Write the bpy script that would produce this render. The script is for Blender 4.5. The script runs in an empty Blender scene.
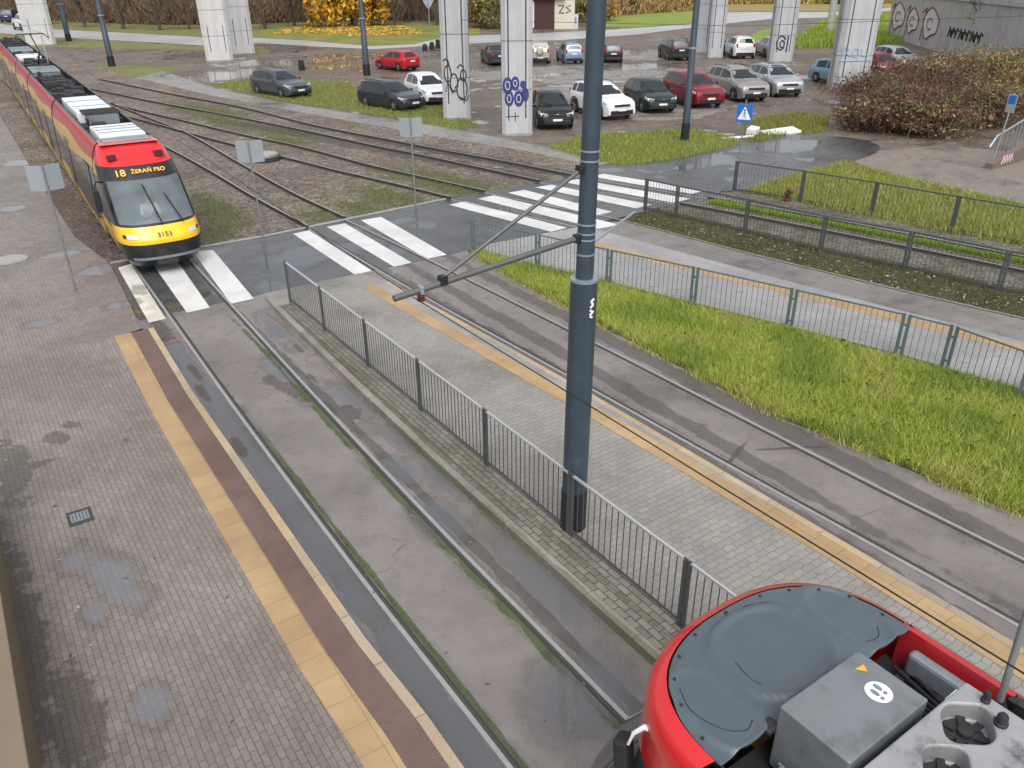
import bpy, bmesh, math, random
import numpy as np
from mathutils import Vector, Matrix
R = math.radians
random.seed(7); RNG = np.random.default_rng(11)
S = bpy.context.scene
COL = S.collection

# ------------------------------------------------------------------ camera survey
FOC, TILT, ROLL, YAW, EYE = 798.7, R(27.38), R(0.50), R(34.10), 7.87
def ray(px, py):
    u, v = px - 512, py - 384
    c, s = math.cos(ROLL), math.sin(ROLL); u, v = c*u - s*v, s*u + c*v
    ct, st = math.cos(TILT), math.sin(TILT)
    x, y, z = u, FOC*ct - v*st, -FOC*st - v*ct
    cp, sp = math.cos(YAW), math.sin(YAW)
    return Vector((x*cp + y*sp, -x*sp + y*cp, z))
def at(px, py, z=0.0):
    """survey point on the level plane z"""
    d = ray(px, py); t = (z - EYE)/d.z
    return (d.x*t, d.y*t)
def pts(lst, z=0.0): return [at(a, b, z) for a, b in lst]

# ------------------------------------------------------------------ materials
def lin(c):
    return tuple(c) + (1.0,) if len(c) == 3 else tuple(c)
class NT:
    def __init__(s, name):
        s.m = bpy.data.materials.new(name); s.m.use_nodes = True
        s.t = s.m.node_tree; s.t.nodes.clear()
        s.out = s.t.nodes.new('ShaderNodeOutputMaterial')
    def n(s, typ, **kw):
        nd = s.t.nodes.new(typ)
        for k, v in kw.items(): setattr(nd, k, v)
        return nd
    def l(s, a, b): s.t.links.new(a, b)
    def math(s, op, a, b=None, c=None, clamp=False):
        nd = s.n('ShaderNodeMath', operation=op, use_clamp=clamp)
        for i, v in enumerate((a, b, c)):
            if v is None: continue
            if isinstance(v, (int, float)): nd.inputs[i].default_value = v
            else: s.l(v, nd.inputs[i])
        return nd.outputs[0]
    def mix(s, f, a, b, mode='MIX'):
        nd = s.n('ShaderNodeMix', data_type='RGBA', blend_type=mode)
        for sock, v in ((nd.inputs['Factor'], f), (nd.inputs[6], a), (nd.inputs[7], b)):
            if isinstance(v, (int, float)): sock.default_value = v
            elif isinstance(v, tuple): sock.default_value = lin(v)
            else: s.l(v, sock)
        return nd.outputs[2]
    def noise(s, vec, scale, detail=4, rough=.55):
        nd = s.n('ShaderNodeTexNoise'); nd.inputs['Scale'].default_value = scale
        nd.inputs['Detail'].default_value = detail; nd.inputs['Roughness'].default_value = rough
        if vec is not None: s.l(vec, nd.inputs['Vector'])
        return nd.outputs['Fac']
    def ramp(s, v, lo, hi, a=0.0, b=1.0, smooth=True):
        nd = s.n('ShaderNodeMapRange', interpolation_type='SMOOTHSTEP' if smooth else 'LINEAR')
        s.l(v, nd.inputs[0])
        for i, x in zip((1, 2, 3, 4), (lo, hi, a, b)): nd.inputs[i].default_value = x
        return nd.outputs[0]
    def bsdf(s, **kw):
        b = s.n('ShaderNodeBsdfPrincipled')
        for k, v in kw.items():
            k = k.replace('_', ' ')
            if isinstance(v, (int, float)): b.inputs[k].default_value = v
            elif isinstance(v, tuple): b.inputs[k].default_value = lin(v)
            else: s.l(v, b.inputs[k])
        s.l(b.outputs[0], s.out.inputs[0]); return b

def mat(name, col, rough=.5, metal=0., var=.18, scale=6., bump=0., spec=.5, coat=0., dirt=None, emit=0., rvar=.12, streak=False):
    t = NT(name); tc = t.n('ShaderNodeTexCoord'); v = tc.outputs['Object']
    n1 = t.noise(v, scale, 6); n2 = t.noise(v, scale*.23, 3)
    f = t.math('MULTIPLY_ADD', n1, var*1.3, t.math('MULTIPLY_ADD', n2, var*1.3, 1 - var*1.3))
    hsv = t.n('ShaderNodeHueSaturation'); hsv.inputs['Color'].default_value = lin(col); t.l(f, hsv.inputs['Value'])
    c = hsv.outputs[0]
    if streak:
        ms = t.n('ShaderNodeMapping'); ms.inputs['Scale'].default_value = (2.2, 2.2, .10); t.l(v, ms.inputs[0])
        c = t.mix(t.ramp(t.noise(ms.outputs[0], 1.6, 6, .7), .45, .75, 0, .45), c, tuple(x*.5 for x in col))
    if dirt: c = t.mix(t.ramp(t.noise(v, scale*.6, 7, .7), .48, .72, 0, dirt[1]), c, dirt[0])
    b = t.bsdf(Base_Color=c, Metallic=metal, Specular_IOR_Level=spec, Coat_Weight=coat, Coat_Roughness=.06,
               Roughness=t.math('MULTIPLY_ADD', n1, rvar*2, rough - rvar, clamp=True))
    if bump:
        bp = t.n('ShaderNodeBump'); bp.inputs['Strength'].default_value = bump; bp.inputs['Distance'].default_value = .02
        t.l(n1, bp.inputs['Height']); t.l(bp.outputs[0], b.inputs['Normal'])
    if emit: b.inputs['Emission Color'].default_value = lin(col); b.inputs['Emission Strength'].default_value = emit
    return t.m

def glass(name, tint=(.02, .025, .03), rough=.04, alpha=1.):
    t = NT(name); tc = t.n('ShaderNodeTexCoord')
    n = t.noise(tc.outputs['Object'], 2.2, 2)
    c = t.mix(n, tuple(x*.6 for x in tint), tuple(x*1.5 for x in tint))
    b = t.bsdf(Base_Color=c, Roughness=rough, Specular_IOR_Level=.5, Coat_Weight=.12, Coat_Roughness=.02)
    if alpha < 1: b.inputs['Alpha'].default_value = alpha
    return t.m

def leafmat(name, rough=.5, trans=.25):
    """colour varies from leaf to leaf (random species colour per leaf)"""
    t = NT(name); a = t.n('ShaderNodeVertexColor', layer_name='Col')
    b = t.bsdf(Base_Color=a.outputs['Color'], Roughness=rough, Specular_IOR_Level=.25)
    tr = t.n('ShaderNodeBsdfTranslucent'); t.l(a.outputs['Color'], tr.inputs[0])
    m = t.n('ShaderNodeMixShader'); m.inputs[0].default_value = trans
    t.l(b.outputs[0], m.inputs[1]); t.l(tr.outputs[0], m.inputs[2]); t.l(m.outputs[0], t.out.inputs[0])
    return t.m

def surf(name, c1, c2, patches=(), puddles=(), dry=(), brick=None, rough=(.32, .62), big=.35, fine=45., bump=.35, contrast=.35, spec=.5,
         pamp=.55, pscale=1.1, auto=None, joint=.0, dist=.012, sky_tint=(.10, .11, .12), crack=0., stones=None):
    """weathered ground: two tones, fine grain, stains and painted tone patches, standing water tinted as if mirroring sky."""
    t = NT(name); g = t.n('ShaderNodeNewGeometry'); P = g.outputs['Position']
    nb = t.noise(P, big, 5, .6); nf = t.ramp(t.noise(P, fine, 5, .65), .27, .73, 0, 1, False); nm = t.ramp(t.noise(P, 2.6, 6, .65), .25, .75, 0, 1, False)
    c = t.mix(t.ramp(nb, .38, .62), c1, c2)
    hgt = nf
    if brick:
        mp = t.n('ShaderNodeMapping'); mp.inputs['Rotation'].default_value = (0, 0, R(brick.get('rot', 90))); vec = P
        if brick.get('zig'):
            sx = t.n('ShaderNodeSeparateXYZ'); t.l(P, sx.inputs[0]); z = brick['zig']
            w = t.math('MULTIPLY', t.math('PINGPONG', t.math('MULTIPLY', sx.outputs[z[0]], 1.0), z[1]), z[2])
            cb = t.n('ShaderNodeCombineXYZ'); t.l(w, cb.inputs[1 - z[0]])
            va = t.n('ShaderNodeVectorMath', operation='ADD'); t.l(P, va.inputs[0]); t.l(cb.outputs[0], va.inputs[1]); vec = va.outputs[0]
        t.l(vec, mp.inputs[0])
        bt = t.n('ShaderNodeTexBrick', offset=brick.get('off', .5)); t.l(mp.outputs[0], bt.inputs['Vector'])
        for k, v in (('Scale', 1.), ('Brick Width', brick['w']), ('Row Height', brick['h']), ('Mortar Size', brick['m']), ('Mortar Smooth', .3), ('Bias', 0.)):
            bt.inputs[k].default_value = v
        va = brick.get('var', .12)
        bt.inputs['Color1'].default_value = (1 - va,)*3 + (1,); bt.inputs['Color2'].default_value = (1 + va,)*3 + (1,)
        bt.inputs['Mortar'].default_value = (brick.get('dark', .45),)*3 + (1,)
        c = t.mix(1., c, bt.outputs['Color'], 'MULTIPLY')
        hgt = t.math('MULTIPLY_ADD', bt.outputs['Fac'], -1.2, nf)
    v = t.math('MULTIPLY_ADD', nf, contrast*1.15, t.math('MULTIPLY_ADD', nm, contrast*.8, 1 - contrast*.975))
    hs = t.n('ShaderNodeHueSaturation'); t.l(c, hs.inputs['Color']); t.l(v, hs.inputs['Value']); c = hs.outputs[0]
    def field(lst, amp, scl):
        w = None
        for (x, y, rx, ry, *rt) in lst:
            mp = t.n('ShaderNodeMapping', vector_type='TEXTURE')
            mp.inputs['Location'].default_value = (x, y, 0); mp.inputs['Rotation'].default_value = (0, 0, R(rt[0]) if rt else 0)
            mp.inputs['Scale'].default_value = (rx, ry, 1000.); t.l(P, mp.inputs[0])
            ln = t.n('ShaderNodeVectorMath', operation='LENGTH'); t.l(mp.outputs[0], ln.inputs[0])
            k = t.math('SUBTRACT', 1.0, ln.outputs['Value']); w = k if w is None else t.math('MAXIMUM', w, k)
        n = t.ramp(t.noise(P, scl, 6, .62), .28, .72, 0, 1, False)
        return t.math('ADD', w, t.math('MULTIPLY_ADD', n, amp*2, -amp))
    if stones:
        for sc_, am in stones:
            vo = t.n('ShaderNodeTexVoronoi'); vo.inputs['Scale'].default_value = sc_; t.l(P, vo.inputs['Vector'])
            sp_ = t.n('ShaderNodeSeparateColor'); t.l(vo.outputs['Color'], sp_.inputs[0])
            h2_ = t.n('ShaderNodeHueSaturation'); t.l(c, h2_.inputs['Color']); t.l(t.math('MULTIPLY_ADD', sp_.outputs[0], am, 1 - am*.5), h2_.inputs['Value']); c = h2_.outputs[0]
            hgt = t.math('MULTIPLY_ADD', vo.outputs['Distance'], -1.0, hgt)
    if crack:
        vd = t.n('ShaderNodeTexVoronoi', feature='DISTANCE_TO_EDGE'); vd.inputs['Scale'].default_value = .3
        wv = t.n('ShaderNodeVectorMath', operation='MULTIPLY_ADD'); nz_ = t.n('ShaderNodeTexNoise'); nz_.inputs['Scale'].default_value = 1.3; nz_.inputs['Detail'].default_value = 6; t.l(P, nz_.inputs['Vector'])
        t.l(nz_.outputs['Color'], wv.inputs[0]); wv.inputs[1].default_value = (.9, .9, 0); t.l(P, wv.inputs[2]); t.l(wv.outputs[0], vd.inputs['Vector'])
        k = t.math('MULTIPLY', t.ramp(vd.outputs['Distance'], .0015, .0055, 1, 0), t.ramp(nb, .52, .6)); c = t.mix(t.math('MULTIPLY', k, crack), c, (.04, .038, .034))
    ro = t.ramp(nm, .1, .9, rough[0], rough[1])
    for (col, lst, amp, scl, op) in patches:
        m = t.ramp(field(lst, amp, scl), -.05, .18, 0, op)
        c = t.mix(m, c, t.mix(nf, tuple(x*.6 for x in col), tuple(x*1.4 for x in col)))
    wet = None
    if puddles: wet = field(puddles, pamp, pscale)
    if auto:
        a = t.math('SUBTRACT', t.noise(P, auto[0], 4, .5), auto[1]); a = t.math('MULTIPLY', a, auto[2])
        wet = a if wet is None else t.math('MAXIMUM', wet, a)
    b = t.bsdf(Specular_IOR_Level=spec)
    bp = t.n('ShaderNodeBump'); bp.inputs['Distance'].default_value = dist; t.l(hgt, bp.inputs['Height'])
    if wet is not None:
        if dry: wet = t.math('SUBTRACT', wet, t.ramp(field(dry, .5, 2.2), -.05, .1, 0, 2.))
        m = t.ramp(wet, -.02, .16); halo = t.ramp(wet, -.4, .05)
        c = t.mix(t.math('MULTIPLY', halo, .42), c, t.mix(1., c, (.42, .42, .44), 'MULTIPLY'))
        deep = t.ramp(wet, .02, .62); c = t.mix(t.math('MULTIPLY', deep, .62), c, sky_tint)  # deeper water is coloured with a painted sky reflection
        ro = t.mix(m, t.mix(t.math('MULTIPLY', halo, .5), ro, (.2, .2, .2)), (.015, .015, .015))
        t.l(t.math('MULTIPLY', t.math('SUBTRACT', 1., m), bump), bp.inputs['Strength'])
    else: bp.inputs['Strength'].default_value = bump
    t.l(c, b.inputs['Base Color']); t.l(ro, b.inputs['Roughness']); t.l(bp.outputs[0], b.inputs['Normal'])
    return t.m

# ------------------------------------------------------------------ mesh helpers
class MB:
    def __init__(s): s.v = []; s.f = []
    def add(s, vs, fs):
        o = len(s.v); s.v += [tuple(x) for x in vs]; s.f += [tuple(i + o for i in f) for f in fs]; return s
    def box(s, c, d, rz=0., M=None):
        x, y, z = d[0]/2, d[1]/2, d[2]/2; vs = []
        ca, sa = math.cos(rz), math.sin(rz)
        for k in (-z, z):
            for (i, j) in ((-x, -y), (x, -y), (x, y), (-x, y)):
                p = Vector((c[0] + i*ca - j*sa, c[1] + i*sa + j*ca, c[2] + k)); vs.append(M @ p if M else p)
        return s.add(vs, [(0, 3, 2, 1), (4, 5, 6, 7), (0, 1, 5, 4), (1, 2, 6, 5), (2, 3, 7, 6), (3, 0, 4, 7)])
    def bar(s, a, b, w, h=None, up=(0, 0, 1)):
        a, b = Vector(a), Vector(b); d = (b - a).normalized(); h = h or w
        u = Vector(up); 
        if abs(d.dot(u)) > .98: u = Vector((0, 1, 0))
        r = d.cross(u).normalized()*w/2; q = r.cross(d).normalized()*h/2
        vs = [p + i*r + j*q for p in (a, b) for (i, j) in ((-1, -1), (1, -1), (1, 1), (-1, 1))]
        return s.add(vs, [(0, 1, 2, 3), (7, 6, 5, 4), (0, 4, 5, 1), (1, 5, 6, 2), (2, 6, 7, 3), (3, 7, 4, 0)])
    def tube(s, path, r, n=10, cap=True):
        path = [Vector(p) for p in path]; rs = r if isinstance(r, (list, tuple)) else [r]*len(path); rings = []
        for i, p in enumerate(path):
            d = (path[min(i+1, len(path)-1)] - path[max(i-1, 0)]).normalized()
            u = Vector((0, 0, 1)) if abs(d.z) < .95 else Vector((1, 0, 0))
            a = d.cross(u).normalized(); b = a.cross(d).normalized()
            rings.append([p + (a*math.cos(k*2*math.pi/n) + b*math.sin(k*2*math.pi/n))*rs[i] for k in range(n)])
        return s.loft(rings, True, cap)
    def loft(s, rings, closed=True, cap=False):
        n = len(rings[0]); vs = [p for r in rings for p in r]; fs = []
        for i in range(len(rings)-1):
            for k in range(n if closed else n-1):
                k2 = (k+1) % n; fs.append((i*n+k, i*n+k2, (i+1)*n+k2, (i+1)*n+k))
        if cap: fs += [tuple(range(n))[::-1], tuple((len(rings)-1)*n + k for k in range(n))]
        return s.add(vs, fs)
    def lathe(s, prof, c=(0, 0, 0), n=20, axis='z', cap=True):
        rings = []
        for (r, h) in prof:
            ring = []
            for k in range(n):
                a = 2*math.pi*k/n; p = (r*math.cos(a), r*math.sin(a), h)
                if axis == 'y': p = (p[0], p[2], p[1])
                if axis == 'x': p = (p[2], p[0], p[1])
                ring.append((p[0]+c[0], p[1]+c[1], p[2]+c[2]))
            rings.append(ring)
        return s.loft(rings, True, cap)
    def poly(s, ps, z=0.): return s.add([(p[0], p[1], p[2] if len(p) > 2 else z) for p in ps], [tuple(range(len(ps)))])
    def slab(s, ps, z0, z1):
        n = len(ps); vs = [(p[0], p[1], z) for z in (z0, z1) for p in ps]
        return s.add(vs, [tuple(range(n))[::-1], tuple(range(n, 2*n))] + [(i, (i+1) % n, n+(i+1) % n, n+i) for i in range(n)])
    def build(s, name, m, parent=None, smooth=None, bevel=0., loc=None):
        me = bpy.data.meshes.new(name); me.from_pydata(s.v, [], s.f)
        bm = bmesh.new(); bm.from_mesh(me); bmesh.ops.recalc_face_normals(bm, faces=bm.faces); bm.to_mesh(me); bm.free()
        me.materials.append(m)
        if smooth is not None:
            me.polygons.foreach_set('use_smooth', [True]*len(me.polygons)); me.set_sharp_from_angle(angle=R(smooth))
        o = bpy.data.objects.new(name, me); COL.objects.link(o); o.parent = parent
        if loc: o.location = loc
        if bevel:
            b = o.modifiers.new('bevel', 'BEVEL'); b.width = bevel; b.segments = 2; b.limit_method = 'ANGLE'; b.angle_limit = R(40)
        return o
def tag(o, label=None, cat=None, group=None, kind=None):
    for k, v in (('label', label), ('category', cat), ('group', group), ('kind', kind)):
        if v: o[k] = v
    return o
def thing(name, label, cat, loc=(0, 0, 0), rz=0., group=None):
    o = bpy.data.objects.new(name, None); COL.objects.link(o); o.location = loc; o.rotation_euler = (0, 0, rz)
    o.empty_display_size = .3
    return tag(o, label, cat, group)
def struct(name, m, ps, z, kind='structure', thick=0.):
    b = MB()
    if thick: b.slab(ps, z - thick, z)
    else: b.poly(ps, z)
    return tag(b.build(name, m), kind=kind)
def copy_tree(o, parent=None):
    c = o.copy(); COL.objects.link(c); c.parent = parent
    for ch in o.children: copy_tree(ch, c)
    return c
def raw_mesh(name, V, F4, cols, m, parent=None):
    """big numpy mesh of quads with one colour per face"""
    V = np.asarray(V, np.float32).reshape(-1, 3); F4 = np.asarray(F4, np.int32).reshape(-1, 4); nf = len(F4)
    me = bpy.data.meshes.new(name); me.vertices.add(len(V)); me.vertices.foreach_set('co', V.ravel())
    me.loops.add(nf*4); me.loops.foreach_set('vertex_index', F4.ravel()); me.polygons.add(nf)
    me.polygons.foreach_set('loop_start', np.arange(0, nf*4, 4, dtype=np.int32)); me.update(calc_edges=True)
    a = me.color_attributes.new('Col', 'FLOAT_COLOR', 'CORNER')
    cc = np.ones((nf, 4, 4), np.float32); cc[:, :, :3] = np.asarray(cols, np.float32)[:, None, :]
    a.data.foreach_set('color', cc.ravel()); me.materials.append(m)
    o = bpy.data.objects.new(name, me); COL.objects.link(o); o.parent = parent; return o
def inside(ps, X, Y):
    r = np.zeros(len(X), bool); n = len(ps)
    for i in range(n):
        (x1, y1), (x2, y2) = ps[i][:2], ps[(i+1) % n][:2]
        c = ((y1 > Y) != (y2 > Y)) & (X < (x2-x1)*(Y-y1)/((y2-y1) or 1e-9) + x1); r ^= c
    return r
def scatter(ps, n):
    a = np.array([p[:2] for p in ps]); lo, hi = a.min(0), a.max(0); out = np.zeros((0, 2))
    while len(out) < n:
        q = RNG.random((n*2, 2))*(hi-lo)+lo; out = np.vstack([out, q[inside(ps, q[:, 0], q[:, 1])]])
    return out[:n]
def palette(cols, n, var=.25):
    c = np.array(cols)[RNG.integers(0, len(cols), n)]; return np.clip(c*(1 + (RNG.random((n, 1))-.5)*2*var), 0, 1)
def blades(name, xy, z, hgt, width, cols, m, lean=.5, parent=None, zf=None):
    n = len(xy); h = hgt*(.55 + .75*RNG.random(n)); a = RNG.random(n)*2*math.pi; b = RNG.random(n)*2*math.pi
    w = np.stack([np.cos(a), np.sin(a), np.zeros(n)], 1)*width/2; L = np.stack([np.cos(b), np.sin(b), np.zeros(n)], 1)*(h*lean*RNG.random(n))[:, None]
    zz = np.full(n, z) if zf is None else zf(xy)
    B = np.column_stack([xy, zz - .01]); up = np.zeros((n, 3)); up[:, 2] = h
    M = B + up*.55 + L*.3; T = B + up + L
    V = np.stack([B-w, B+w, M+w*.75, M-w*.75, T+w*.12, T-w*.12], 1).reshape(-1, 3)
    i = np.arange(n)[:, None]*6
    F = np.concatenate([i+np.array([[0, 1, 2, 3]]), i+np.array([[3, 2, 4, 5]])], 1).reshape(-1, 4)
    c = palette(cols, n); return raw_mesh(name, V, F, np.repeat(c, 2, 0), m, parent)
def leaves(name, C, size, cols, m, parent=None, flat=0., var=.3, clump=None):
    n = len(C); pal = palette(cols, n, var)
    if clump is not None: k = RNG.integers(0, len(cols), clump.max() + 1); own = np.array(cols)[k[clump]]*(1 + (RNG.random((n, 1))-.5)*2*var); pal = np.where(RNG.random((n, 1)) < .72, own, pal)
    d = RNG.normal(size=(n, 3)); d /= np.linalg.norm(d, axis=1)[:, None]; d[:, 2] += flat; d /= np.linalg.norm(d, axis=1)[:, None]
    e = np.cross(d, RNG.normal(size=(n, 3))); e /= np.linalg.norm(e, axis=1)[:, None]; f = np.cross(d, e)
    s = (size*(.5 + RNG.random(n)))[:, None]
    V = np.stack([C-e*s, C+f*s*.45, C+e*s, C-f*s*.45], 1).reshape(-1, 3)
    return raw_mesh(name, V, np.arange(n*4), pal, m, parent)
def text_mesh(name, body, size, m, parent, M, ext=.004):
    cu = bpy.data.curves.new(name, 'FONT'); cu.body = body; cu.size = size; cu.align_x = 'CENTER'; cu.align_y = 'CENTER'; cu.extrude = ext
    tmp = bpy.data.objects.new(name + '_curve', cu); COL.objects.link(tmp)
    dg = bpy.context.evaluated_depsgraph_get(); me = bpy.data.meshes.new_from_object(tmp.evaluated_get(dg))
    bpy.data.objects.remove(tmp); bpy.data.curves.remove(cu)
    me.transform(M); me.materials.clear(); me.materials.append(m)
    o = bpy.data.objects.new(name, me); COL.objects.link(o); o.parent = parent; return o

# ------------------------------------------------------------------ shared materials
M = {}
M['steel'] = mat('rail_steel', (.40, .40, .395), .45, .5, .2, 12)
M['railside'] = mat('rail_rust', (.05, .045, .042), .6, .2, .3, 9)
M['groove'] = mat('groove_dirt', (.05, .048, .04), .6, 0, .4, 12, .3)
M['fence'] = mat('galvanised_steel', (.085, .09, .095), .5, .25, .25, 9)
M['fencetop'] = mat('galvanised_rail', (.62, .64, .66), .35, .6, .12, 7)
M['teal'] = mat('teal_fence_paint', (.12, .165, .175), .45, .2, .25, 7)
M['pole'] = mat('graphite_pole_paint', (.037, .058, .08), .42, .05, .2, 3, coat=.12, dirt=((.10, .12, .135), .3))
M['poledark'] = mat('dark_pole_base', (.012, .015, .022), .5, 0, .3, 5)
M['clamp'] = mat('clamp_steel', (.33, .39, .44), .35, .5, .15, 8)
M['arm'] = mat('arm_tube', (.12, .125, .12), .5, .3, .25, 8)
M['rubber'] = mat('black_rubber', (.014, .014, .015), .7, 0, .2, 9)
M['blackplastic'] = mat('black_plastic', (.018, .019, .021), .42, 0, .2, 5)
M['alloy'] = mat('alloy_rim', (.5, .5, .51), .3, .8, .1, 8)
M['chrome'] = mat('bright_trim', (.6, .6, .61), .2, .9, .1, 8)
M['lamp'] = mat('headlamp_lens', (.62, .65, .68), .12, .3, .2, 9, coat=.5)
M['taillamp'] = mat('tail_lamp_red', (.35, .012, .012), .2, 0, .2, 9, coat=.5)
M['plate'] = mat('number_plate_white', (.75, .75, .74), .4, 0, .1, 9)
M['glass'] = glass('car_glass', (.02, .027, .03))
M['signback'] = mat('sign_back_grey', (.33, .37, .40), .45, .3, .12, 4)
M['signpost'] = mat('sign_post_steel', (.27, .29, .31), .45, .6, .2, 8)
M['concrete'] = mat('pillar_concrete', (.47, .48, .5), .75, 0, .12, 1.2, .25, .3, dirt=((.33, .32, .31), .5), streak=True)
M['concrete_dark'] = mat('old_concrete', (.33, .325, .32), .8, 0, .25, .9, .3, .3, dirt=((.12, .115, .11), .6))
M['seam'] = mat('concrete_joint', (.05, .055, .07), .8, 0, .2, 3)
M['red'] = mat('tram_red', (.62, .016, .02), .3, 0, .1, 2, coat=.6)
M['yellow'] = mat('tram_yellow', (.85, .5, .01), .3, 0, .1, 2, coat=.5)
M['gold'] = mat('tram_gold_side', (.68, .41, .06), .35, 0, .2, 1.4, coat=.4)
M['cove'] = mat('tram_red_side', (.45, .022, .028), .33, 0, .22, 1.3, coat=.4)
M['black'] = mat('tram_black', (.012, .013, .015), .35, 0, .2, 4, coat=.3)
M['tglass'] = glass('tram_side_glass', (.045, .05, .055), .08)
M['wglass'] = glass('tram_windscreen_glass', (.22, .27, .29), .02, .5)  # base tint lifted to grey-blue to stand for sky mirrored in the glass
M['roofdark'] = mat('roof_trough', (.022, .023, .025), .6, 0, .5, 2.4, .3)
M['roofwhite'] = mat('roof_unit_white', (.72, .75, .77), .4, 0, .12, 2, dirt=((.3, .3, .3), .5))
M['roofgrey'] = mat('roof_unit_grey', (.22, .25, .28), .45, .2, .25, 2.5, dirt=((.05, .05, .05), .4))
M['cover'] = mat('roof_cover_slate', (.075, .098, .115), .36, .05, .16, 2.6, coat=.35, dirt=((.13, .15, .16), .35))
M['amber'] = mat('amber_display', (.9, .42, .06), .5, 0, .05, 4, emit=.55)
M['skin'] = mat('skin', (.5, .29, .2), .5, 0, .1, 6)
M['shirt'] = mat('pale_blue_shirt', (.5, .58, .68), .8, 0, .15, 9)
M['hair'] = mat('grey_hair', (.2, .19, .18), .7, 0, .3, 20)
M['leaf'] = leafmat('leaf')
M['blade'] = leafmat('grass_blade', .55, .3)
M['bark'] = mat('bark', (.07, .055, .045), .85, 0, .4, 5, .5)
M['ink'] = mat('black_paint', (.02, .02, .024), .6, 0, .2, 5)
M['bluepaint'] = mat('blue_spray_paint', (.035, .05, .2), .55, 0, .25, 3)
M['whitepaint'] = mat('white_spray_paint', (.68, .66, .67), .6, 0, .12, 3)
M['winepaint'] = mat('wine_spray_paint', (.25, .07, .1), .6, 0, .25, 3)
M['wire'] = mat('overhead_wire_copper', (.03, .028, .025), .5, .5, .2, 3)
M['signblue'] = mat('sign_blue', (.02, .14, .5), .35, 0, .08, 3)
M['white'] = mat('white_enamel', (.8, .8, .8), .4, 0, .05, 3)


# ================================================================== GROUND
PZ = .15                                    # platform height
def world(lst, z=0.):                        # (px,py,rx,ry[,rot]) -> surveyed ellipse
    return [(*at(a, b, z), *r) for a, b, *r in lst]
lotpud = [(x, y, rx, ry, r) for x, y, rx, ry, r in [(*at(300, 60), 9, 5, 0), (*at(270, 48), 14, 5, 20), (*at(340, 66), 4, 2.5, 0), (*at(470, 50), 5, 4, 0), (*at(225, 75), 6, 3.2, 30), (*at(205, 78), 4, 3, 0),
          (*at(560, 62), 4, 1.5, 0), (*at(500, 68), 5, 2, 0), (*at(520, 80), 3, 1.2, 20), (*at(640, 66), 5, 2, 0), (*at(630, 52), 4, 2.5, 0), (*at(545, 75), 2.5, 1, 0), (*at(150, 84), 4, 2.5, 0), (*at(440, 56), 3, 2, 0)]]
mud = surf('wet_mud', (.125, .092, .068), (.175, .14, .112), big=.12, fine=5, bump=.9, contrast=.45, dist=.09, stones=[(3.2, .35)], auto=(.42, .585, 3.4), sky_tint=(.34, .335, .33), puddles=lotpud, pamp=.6, pscale=.6, rough=(.35, .7),  # near-white puddle colour stands in for the mirrored sky
           patches=[((.30, .29, .27), world([(610, 75, 9, 4), (520, 72, 8, 4), (660, 55, 7, 4), (560, 92, 4, 3), (680, 112, 5, 1.6)]), .7, .5, .7)])
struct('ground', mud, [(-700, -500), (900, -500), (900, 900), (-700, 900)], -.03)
grassm = surf('verge_turf', (.13, .155, .035), (.19, .175, .06), big=.35, fine=20, bump=.8, contrast=.45, rough=(.6, .85), dist=.04,
              patches=[((.14, .11, .07), world([(270, 92, 2, 1.5), (330, 98, 3, 1), (620, 150, 1.5, .8), (700, 120, 3, 1)]), .6, 1.2, .7)])
leafturf = surf('leaf_strewn_turf', (.12, .16, .03), (.22, .19, .045), big=.2, fine=9, bump=.7, contrast=.5, rough=(.6, .85), dist=.04)
lushturf = surf('lush_turf', (.16, .24, .03), (.22, .26, .055), big=.25, fine=9, bump=.8, contrast=.5, rough=(.6, .85), dist=.05)
drygr = surf('straw_turf', (.22, .19, .06), (.28, .22, .08), big=.2, fine=9, bump=.7, contrast=.5, rough=(.6, .85), dist=.04)
road = surf('wet_road', (.33, .325, .32), (.42, .415, .41), big=.08, fine=12, contrast=.2, rough=(.25, .5))
path = surf('wet_footpath', (.21, .205, .19), (.255, .245, .225), big=.3, fine=22, contrast=.3, rough=(.22, .45), brick=dict(w=.8, h=.4, m=.015, dark=.75, var=.06, rot=20), auto=(.22, .58, 3.))
V1 = [(-60, 40), (0, 33), (60, 37.5), (130, 41), (200, 45), (262, 43), (330, 47), (372, 49), (440, 45), (500, 42), (560, 40), (640, 34), (720, 24), (770, 19), (840, 17), (900, 12), (960, 8)]
V0 = [(960, 3), (880, 8), (830, 12), (770, 12), (720, 12), (690, 24), (620, 29), (540, 33), (480, 35), (440, 38), (415, 44), (372, 46), (300, 40), (260, 38), (200, 37), (130, 33), (60, 29.5), (0, 24), (-60, 20)]
struct('road', road, pts(V1 + V0), -.018)
def turf(name, lst, z, m=grassm): return struct(name, m, pts(lst), z)
turf('grass_verge', [(-60, 20), (0, 24), (60, 29.5), (130, 33), (200, 37), (260, 38), (262, 20), (100, 12), (-60, 8)], -.022)
turf('grass_verge', [(259, 38), (300, 40), (372, 46), (415, 44), (440, 38), (480, 35), (480, 26), (440, 22), (300, 22), (262, 26)], -.024, leafturf)
turf('grass_verge', [(-60, 46), (0, 33.5), (60, 38), (130, 42), (200, 46), (262, 46.5), (272, 52), (250, 55), (200, 50), (110, 48), (50, 47), (-20, 58)], -.022)
turf('grass_verge', [(70, 64), (110, 65), (150, 66), (185, 68), (170, 73), (140, 76), (120, 78), (90, 74)], -.022)
turf('grass_verge', [(213, 85), (250, 79), (300, 80), (350, 83), (365, 97), (400, 104), (446, 108), (480, 126), (452, 130), (402, 119), (350, 110), (300, 104), (240, 91)], -.022)
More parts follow.
